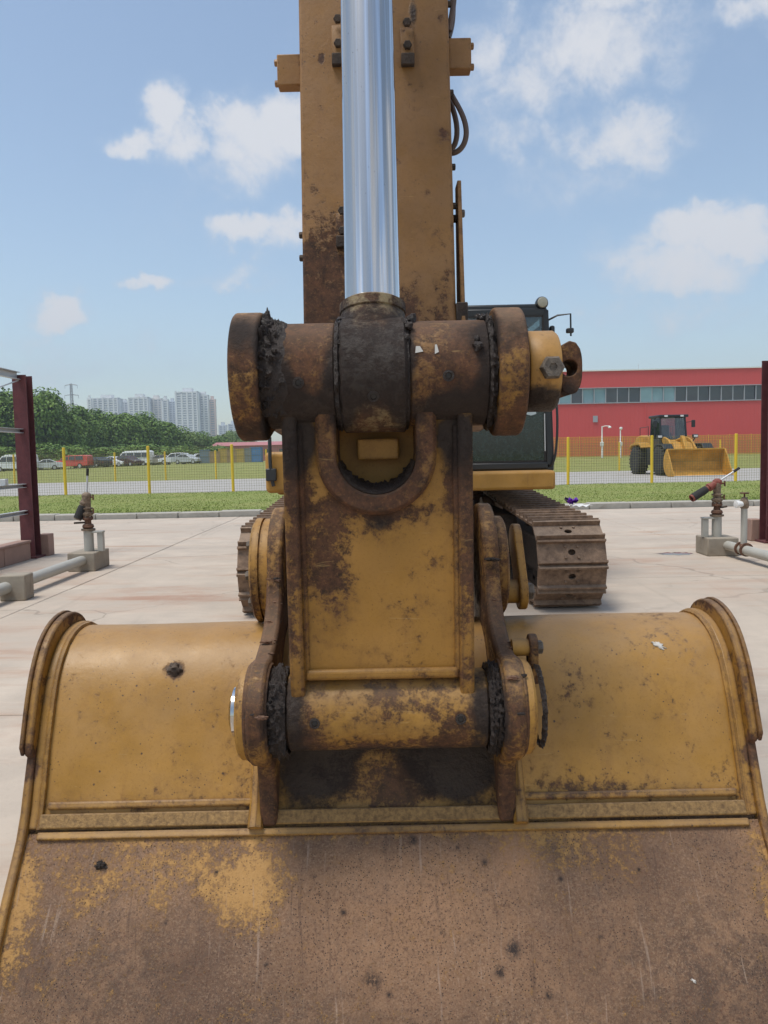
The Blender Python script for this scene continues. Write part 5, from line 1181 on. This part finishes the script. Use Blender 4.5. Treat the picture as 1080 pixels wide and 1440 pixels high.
hat = [(0, .36), (.04, .72), (.75, .92), (1.0, .98), (1.7, 1.46), (3.0, 1.50), (3.75, 1.18), (3.9, .8), (3.85, .34), (1.9, .26)]
hatg = [[(1.15, 1.0), (1.72, 1.40), (2.2, 1.43), (2.2, 1.02)], [(2.28, 1.02), (2.28, 1.43), (2.95, 1.42), (3.45, 1.10)]]
def PX(u, y): return (u-540)/1080*y
car('white covered van half hidden behind the left maroon post', 'van', 'parked_van', PX(36, 101)-1., 101, R(10), van, vang, 1.9, (.78, .80, .82), .34, (.9, 4.3))
car('silver white car parked between the maroon post and the red wagon', 'car', 'parked_car', PX(66, 103), 103, R(25), sed, sedg, 1.8, (.66, .68, .70))
car('bright red station wagon parked left of the dark cars', 'car', 'parked_car', PX(104, 104), 104, R(-6), pick, pickg, 1.9, (.58, .06, .045), .36, (.95, 4.2))
car('black sedan parked just right of the red wagon', 'car', 'parked_car', PX(140, 106), 106, R(-38), sed, sedg, 1.8, (.025, .028, .032))
car('dark grey sedan parked left of the white van', 'car', 'parked_car', PX(152, 109), 109, R(-32), sed, sedg, 1.8, (.05, .052, .06))
car('white sedan parked in front of the white van', 'car', 'parked_car', PX(166, 107), 107, R(150), sed, sedg, 1.8, (.76, .78, .80))
car('dark maroon hatchback parked in front of the white van', 'car', 'parked_car', PX(184, 106), 106, R(148), hat, hatg, 1.75, (.055, .025, .03), .31, (.7, 3.2))
car('tall white passenger van with dark windows', 'van', 'parked_van', PX(192, 112), 112, R(-4), van, vang, 2.0, (.82, .83, .82), .36, (.9, 4.3))
car('beige hatchback parked right behind the white van', 'car', 'parked_car', PX(224, 113), 113, R(20), hat, hatg, 1.75, (.40, .36, .30), .31, (.7, 3.2))
car('white car with roof parked right of the second near fence post', 'car', 'parked_car', PX(248, 113), 113, R(8), suv, suvg, 1.85, (.78, .80, .82), .35, (.85, 3.6))
car('silver sedan parked right of the white car', 'car', 'parked_car', PX(266, 112), 112, R(160), sed, sedg, 1.8, (.42, .45, .47))
car('pale silver hatchback at the right end of the parked row', 'car', 'parked_car', PX(281, 114), 114, R(30), hat, hatg, 1.75, (.50, .51, .50), .31, (.7, 3.2))
# stacked crates and containers right of the cars
def crate(label, x, y, w, d, h, col, z=0.):
    key = ('crate', col)
    if key not in CARM: CARM[key] = plain('crate_paint', col, .75, var=.2, scale=3.)
    t = thing('crate', label, 'crate', (x, y, gh(x, y)+z), rnd.uniform(-.08, .08), 'crates stacked at the end of the car row')
    MB().box(-w/2+.03, w/2-.03, -d/2+.03, d/2-.03, .02, h-.02).build('body', CARM[key], t)
    for sx in (-1, 1):
        for sy in (-1, 1):
            MB().box(sx*(w/2-.05)-.05, sx*(w/2-.05)+.05, sy*(d/2-.05)-.05, sy*(d/2-.05)+.05, 0, h).build('corner_post', CARM[key], t)
    for k in range(3):
        z_ = .08+k*(h-.2)/2; MB().box(-w/2-.012, w/2+.012, -d/2-.012, d/2+.012, z_, z_+.10).build('batten', CARM[key], t)
blu, tan_, yl, gr = (.16, .22, .27), (.34, .24, .13), (.45, .32, .08), (.20, .22, .22)
for i, (u, w, h, c, lb) in enumerate([(291, 1.4, 2.0, blu, 'blue grey crate at the left end of the crate row'), (306, 1.5, 1.7, tan_, 'brown wooden crate beside the blue grey crate'), (317, 1.3, 2.1, yl, 'tall dull yellow crate in the middle of the crate row'),
                                      (329, 1.4, 1.9, tan_, 'brown wooden crate between the two yellow crates'), (341, 1.3, 2.0, yl, 'dull yellow crate left of the grey crate'), (351, 1.2, 2.1, gr, 'grey crate near the right end of the crate row'), (363, 1.6, 2.2, (.07, .20, .42), 'bright blue crate at the right end of the crate row')]):
    crate(lb, PX(u, 112), 112, w, 1.3, h, c)
HAZE = 5.5e-4
# ---------------------------------------------------------------- red factory
FB = thing('factory', 'long red clad factory hall with a strip of windows', 'factory', (36, 85, 0), world=True)
X0, X1, YF = 4.0, 92.0, 85.0
MB().box(X0, X1, YF, YF+45, .3, 6.72).build('lower_wall', M['redwall'], FB)
MB().box(X0, X1, YF, YF+45, 8.28, 10.15).build('upper_wall', M['redwall'], FB)
MB().box(X0+.2, X1-.2, YF+.35, YF+44.6, 6.72, 8.28).build('inner_core', M['pane'], FB)
MB().box(X0-.1, X1+.1, YF-.12, YF+45.1, 10.15, 10.28).build('coping', M['white'], FB)
MB().box(X0, X1, YF-.10, YF+.02, 6.62, 6.72).build('window_sill', M['winframe'], FB)
MB().box(X0, X1, YF-.06, YF+.02, 8.28, 8.36).build('window_head', M['winframe'], FB)
mp = MB().box(.04, 1.23, 0, .02, 6.74, 8.26).mesh('window_pane', 0); mp.materials.append(M['pane'])
mp2 = MB().box(.04, 1.23, 0, .02, 6.74, 8.26).mesh('window_pane', 0); mp2.materials.append(M['pane2'])
mm = MB().box(-.05, .05, -.04, .06, 6.722, 8.278).mesh('mullion', 0); mm.materials.append(M['winframe'])
x = X0+.3; i = 0
while x < 60:
    pale = (x < 25 and rnd.random() < .9) or (x < 34 and rnd.random() < .25)
    inst('window_pane', mp2 if pale else mp, FB, Matrix.Translation((x, YF+.10, 0)) @ Matrix.Rotation(rnd.uniform(-.012, .012), 4, 'X'))
    inst('mullion', mm, FB, Matrix.Translation((x, YF+.07, 0))); x += 1.27
for k in range(5):
    xx = X0+8+k*17; MB().box(xx-.06, xx+.06, YF-.05, YF+.01, .4, 6.6).build('down_pipe', M['redwall'], FB)
v = MB().box(0, .5, -.1, .02, 0, .7).build('wall_vent', M['winframe'], FB); v.location = (23.4-36+36-36, 0, 0); v.matrix_parent_inverse = Matrix.Translation((-36, -85, 0)); v.location = (23.2, YF, 4.6)
ae = MB().tube([(30.5, 92, 10.2), (30.5, 92, 11.6)], .03, 6).build('aerial', M['galv'], FB)
# low pinkish building far left of the excavator
SB = thing('shed', 'low faded red shed far behind the crates', 'shed', (-33, 170, 0), world=True)
MB().box(-37.5, -16, 170, 182, .3, 4.3).build('wall', M['redshed'], SB)
MB().prism([(169.6, 4.3), (182.4, 4.3), (176, 5.2)], -37.9, -15.6).build('roof', M['redshed'], SB)
for k in range(6): MB().box(-36+k*3.3, -34.4+k*3.3, 169.94, 170.02, 2.2, 3.4).build('window', M['pane'], SB)
# white lamp / camera poles before the factory
def cpole(x, y, h, arm, label):
    t = thing('camera_pole', label, 'pole', (x, y, gh(x, y)), group='white poles before the factory')
    MB().rev([(0, .09), (1.5, .09), (1.55, .06), (h, .055)], (0, 0, 0), (0, 0, 1), 12).build('pole', M['white'], t)
    MB().box(-.16, .16, -.12, .12, 1.15, 1.55).build('control_box', M['white'], t, bevel=.02)
    if arm:
        MB().tube([(0, 0, h-.05), (.3, 0, h+.02), (.75, 0, h)], .04, 8).build('arm', M['white'], t)
        MB().rev([(0, .16), (.12, .16), (.2, .05)], (.75, 0, h-.18), (0, 0, 1), 14).build('camera', M['white'], t)
    else:
        MB().rev([(0, .05), (.1, .15), (.25, .15), (.3, .05)], (.05, 0, h), (0, 0, 1), 14).build('camera', M['white'], t)
cpole(21.5, 75.5, 3.1, True, 'white pole with a side arm and camera before the factory')
cpole(23.3, 75.5, 2.7, False, 'shorter white pole with a round head right of the armed one')

# ---------------------------------------------------------------- trees
def crown_mesh(name, seed, rx, rz, leaves, size, mat, flat=.8):
    r = random.Random(seed); V, F = [], []
    blobs = []
    for k in range(34):
        th = math.acos(r.uniform(-.75, 1)); ph = r.uniform(0, 6.283); q = r.uniform(.5, .86)
        blobs.append((Vector((math.sin(th)*math.cos(ph)*rx*q, math.sin(th)*math.sin(ph)*rx*q, math.cos(th)*rz*q)), r.uniform(.26, .46)*rx))
    for k in range(leaves):
        c, br = blobs[r.randrange(len(blobs))]
        d = Vector((r.gauss(0, 1), r.gauss(0, 1), r.gauss(0, 1)+.25)).normalized()
        p = c+d*br*(1-.5*r.random()**2.2)
        n = (d+Vector((r.uniform(-.8, .8), r.uniform(-.8, .8), r.uniform(-.3, .9)))).normalized(); a = n.orthogonal().normalized(); w = n.cross(a)
        t = r.uniform(0, 6.283); a, w = a*math.cos(t)+w*math.sin(t), w*math.cos(t)-a*math.sin(t)
        s = size*r.uniform(.6, 1.25); b = len(V)
        V += [tuple(p-a*s), tuple(p-w*s*.55), tuple(p+a*s), tuple(p+w*s*.55)]; F.append((b, b+1, b+2, b+3))
    me = bpy.data.meshes.new(name); me.from_pydata(V, [], F); me.update(); me.materials.append(mat); return me
CR = [crown_mesh('crown', s, 4.2, 4.0, 7000, .26, M['leaf']) for s in (1, 2, 3)]+[crown_mesh('crown', 9, 4.2, 4.0, 6000, .26, M['leaf2'])]
def trunk_mesh(seed):
    r = random.Random(seed); mb = MB()
    mb.tube([(0, 0, 0), (.1, .05, 1.5), (0, .1, 3.), (.05, 0, 5.)], [.28, .22, .18, .08], 8)
    for k in range(6):
        a = r.uniform(0, 6.28); z = r.uniform(2., 4.); mb.tube([(0, 0, z), (math.cos(a)*1.2, math.sin(a)*1.2, z+1.2), (math.cos(a)*2.3, math.sin(a)*2.3, z+2.3)], [.10, .07, .03], 6)
    return mb.mesh('trunk')
TM = trunk_mesh(3); TM.materials.append(M['bark'])
def tree(x, y, h, w, var, label, cz=.56, grp='trees beyond the car park'):
    t = thing('tree', label, 'tree', (x, y, gh(x, y)-.05), group=grp)
    o = inst('trunk', TM, t, Matrix.Diagonal((h/9, h/9, h*.09, 1)))
    o = inst('crown', CR[var], t, Matrix.Translation((0, 0, h*cz)) @ Matrix.Rotation(rnd.uniform(0, 6.28), 4, 'Z') @ Matrix.Diagonal((w/8.4, w/8.4, h*(1-cz)/3.85, 1)))
def TX(u, y): return (u-540)/1080*y
TL = [(-20, 128, 12.6, 11, 0, 'dark tree left of the maroon post, cut by the picture edge'), (14, 132, 12.9, 10, 1, 'tall dark tree directly left of the maroon post'), (38, 136, 12.0, 8, 2, 'dark tree right behind the maroon post'),
      (60, 130, 12.8, 9.5, 1, 'large rounded dark tree just right of the maroon post'), (84, 134, 12.5, 9.5, 0, 'tall dark tree just left of the pylon'), (108, 142, 11.3, 9, 2, 'dark tree in front of the pylon foot'), (128, 150, 11.0, 9, 1, 'dark tree right of the pylon'),
      (150, 156, 11.2, 10, 0, 'rounded tree below the leftmost pale towers'), (174, 158, 10.8, 10, 2, 'rounded tree below the gap in the towers'), (197, 162, 10.6, 10, 1, 'rounded tree behind the white van'), (219, 166, 10.0, 9.5, 0, 'rounded tree right of the white van'),
      (240, 170, 9.2, 9.5, 2, 'lower tree below the tall middle tower'), (260, 176, 7.8, 9, 3, 'low paler tree below the tallest tower'), (279, 182, 7.2, 9, 1, 'low tree below the pinkish tower'), (298, 190, 6.8, 9, 0, 'small tree at the right end of the tree row'),
      (322, 215, 9.3, 9, 3, 'pale round tree standing beside the big left link'), (340, 205, 6.8, 9, 3, 'pale low tree half hidden by the big left link')]
for u, y, h, w, v_, lb in TL: tree(TX(u, y), y, h, w, v_, lb)
for k, (u, y, h, w, lb) in enumerate([(8, 122, 4.2, 8, 'leftmost dark bush under the trees'), (60, 123, 4.0, 9, 'dark bush behind the white covered van'), (110, 124, 3.8, 9, 'dark bush behind the red wagon'), (158, 127, 3.6, 9, 'dark bush behind the dark sedans'), (205, 130, 3.4, 9, 'dark bush behind the tall white van'), (250, 134, 3.2, 9, 'dark bush behind the white car'), (298, 138, 3.2, 9, 'dark bush behind the crates')]):
    tree(TX(u, y), y, h, w, k % 3, lb, .45, 'bushes along the tree row')
tree(39.0, 70, 2.6, 6.0, 2, 'dark bush behind the fences right of the loader', .45, 'bushes before the factory')
# background wood that closes the horizon either side
# ---------------------------------------------------------------- power pylon
PY = thing('pylon', 'thin grey lattice power pylon above the trees', 'pylon', (-200, 500, 0), world=True)
mb = MB()
for sx in (-1, 1):
    for sy in (-1, 1):
        mb.tube([(-200+sx*3.2, 500+sy*3.2, 0), (-200+sx*.7, 500+sy*.7, 38), (-200+sx*.45, 500+sy*.45, 52)], .22, 5)
for k in range(12):
    z = 2+k*4; w = 3.2-2.5*z/40 if z < 38 else .6; w = max(w, .5); s = 1 if k % 2 else -1
    mb.tube([(-200-w*s, 500-w, z), (-200+w*s, 500-w, z+4)], .12, 4); mb.tube([(-200-w*s, 500+w, z), (-200+w*s, 500+w, z+4)], .12, 4)
mb.build('lattice_mast', M['winframe'], PY)
for z, w in ((51, 4.0), (44.5, 4.5), (38.5, 3.5)):
    ca = MB().tube([(-200-w, 500, z), (-200, 500, z+.6), (-200+w, 500, z)], .28, 5).build('cross_arm', M['winframe'], PY)
    for s in (-1, 1): MB().tube([(-200+s*w, 500, z), (-200+s*w, 500, z-2)], .14, 5).build('insulator', M['winframe'], ca)
# ---------------------------------------------------------------- housing towers on the skyline
def tower(u0, u1, vtop, y, col, label, bays, hue=None, roll_h=.0):
    x0, x1 = (u0-540)/1080*y, (u1-540)/1080*y; h = 1.4+(641-ROLL*((u0+u1)/2-540)-vtop)/1080*y; w = x1-x0; d = w*.8 if w < 30 else 22
    t = thing('apartment_tower', label, 'tower', ((x0+x1)/2, y, 0), group='housing towers on the skyline')
    mt = plain('tower_render', col, .8, var=.05, scale=.05)
    MB().box(-w/2+.6, w/2-.6, .8, d, 0, h-3).build('core', M['tower_pane'], t)
    bw = w/bays; nf = int(h/3.0)
    for i in range(bays):
        xa = -w/2+i*bw; pr = rnd.uniform(0, 1.5)
        MB().box(xa, xa+bw*.30, -pr, d*.5, 0, h-rnd.uniform(0, 5)).build('wall_pier', mt, t)
        mb = MB()
        for k in range(nf): mb.box(xa+bw*.30, xa+bw, .1-pr*.4, 1.6, k*3.0, k*3.0+1.25)
        o = mb.build('balcony_front', mt, t, smooth=0); o['kind'] = 'stuff'
    MB().box(w/2-bw*.2, w/2, -.6, d*.5, 0, h-2).build('wall_pier', mt, t)
    rf = MB().box(-w/2, w/2, -.2, d, h-3.2, h-2.4).build('roof', mt, t)
    MB().box(-w*.2, w*.22, d*.2, d*.7, h-2.4, h+2.2).build('lift_house', mt, rf)
P_ = (.74, .75, .75); Q_ = (.78, .74, .69); Z_ = (.66, .70, .75)
for a in [(129, 135, 559, 1000, (.85, .85, .83), 'slim bright white tower at the left end of the skyline', 1), (136, 172, 558, 1010, P_, 'broad pale tower second from the skyline left end', 5), (174, 186, 564, 1060, P_, 'narrow recessed pale tower left of the gap', 2), (186, 214, 557, 1000, P_, 'pale tower directly above the white van', 4),
          (215, 233, 559, 1020, Q_, 'cream tower left of the tallest tower group', 3), (233, 242, 560, 1000, P_, 'narrow white tower beside the cream tower', 1), (242, 252, 563, 1060, Z_, 'bluish narrow tower next to the tallest tower', 2), (252, 283, 549, 960, (.75, .76, .78), 'tallest pale grey tower of the skyline', 4),
          (283, 298, 554, 980, (.82, .82, .82), 'white tower directly right of the tallest one', 2), (298, 308, 560, 990, (.78, .60, .52), 'pinkish tower at the right end of the skyline', 1), (311, 322, 596, 1100, Z_, 'small far bluish block right of the towers', 2), (324, 338, 594, 1120, Z_, 'small far bluish block behind the left link', 2),
          (-6, 18, 562, 1080, P_, 'far pale tower behind the trees at the left edge', 3), (22, 34, 567, 1100, P_, 'faint tower behind the maroon post', 2), (38, 50, 566, 1120, P_, 'faint tower just right of the maroon post', 2), (80, 96, 569, 1120, P_, 'faint pale tower left of the pylon', 3), (97, 107, 570, 1100, Q_, 'faint cream tower right behind the pylon', 2)]:
    tower(*a)
# ---------------------------------------------------------------- haze
hz = MB().box(-1300, 1300, -250, 1300, -1.3, 150).build('haze', None, None, smooth=0); struct(hz, 'stuff'); tag(hz, 'thin pale haze in the air over the far skyline', 'haze')
hm = bpy.data.materials.new('haze_air'); hm.use_nodes = True; ht = NT(hm.node_tree); ht.nodes.remove(ht.nodes['Principled BSDF'])
pv = ht.n('ShaderNodeVolumePrincipled', {'Color': (.80, .88, .97, 1), 'Density': HAZE, 'Anisotropy': .2}); ht.links.new(pv.outputs[0], ht.nodes['Material Output'].inputs['Volume'])
hz.data.materials.append(hm)
for o in bpy.data.objects:
    if '_world' in o: del o['_world']
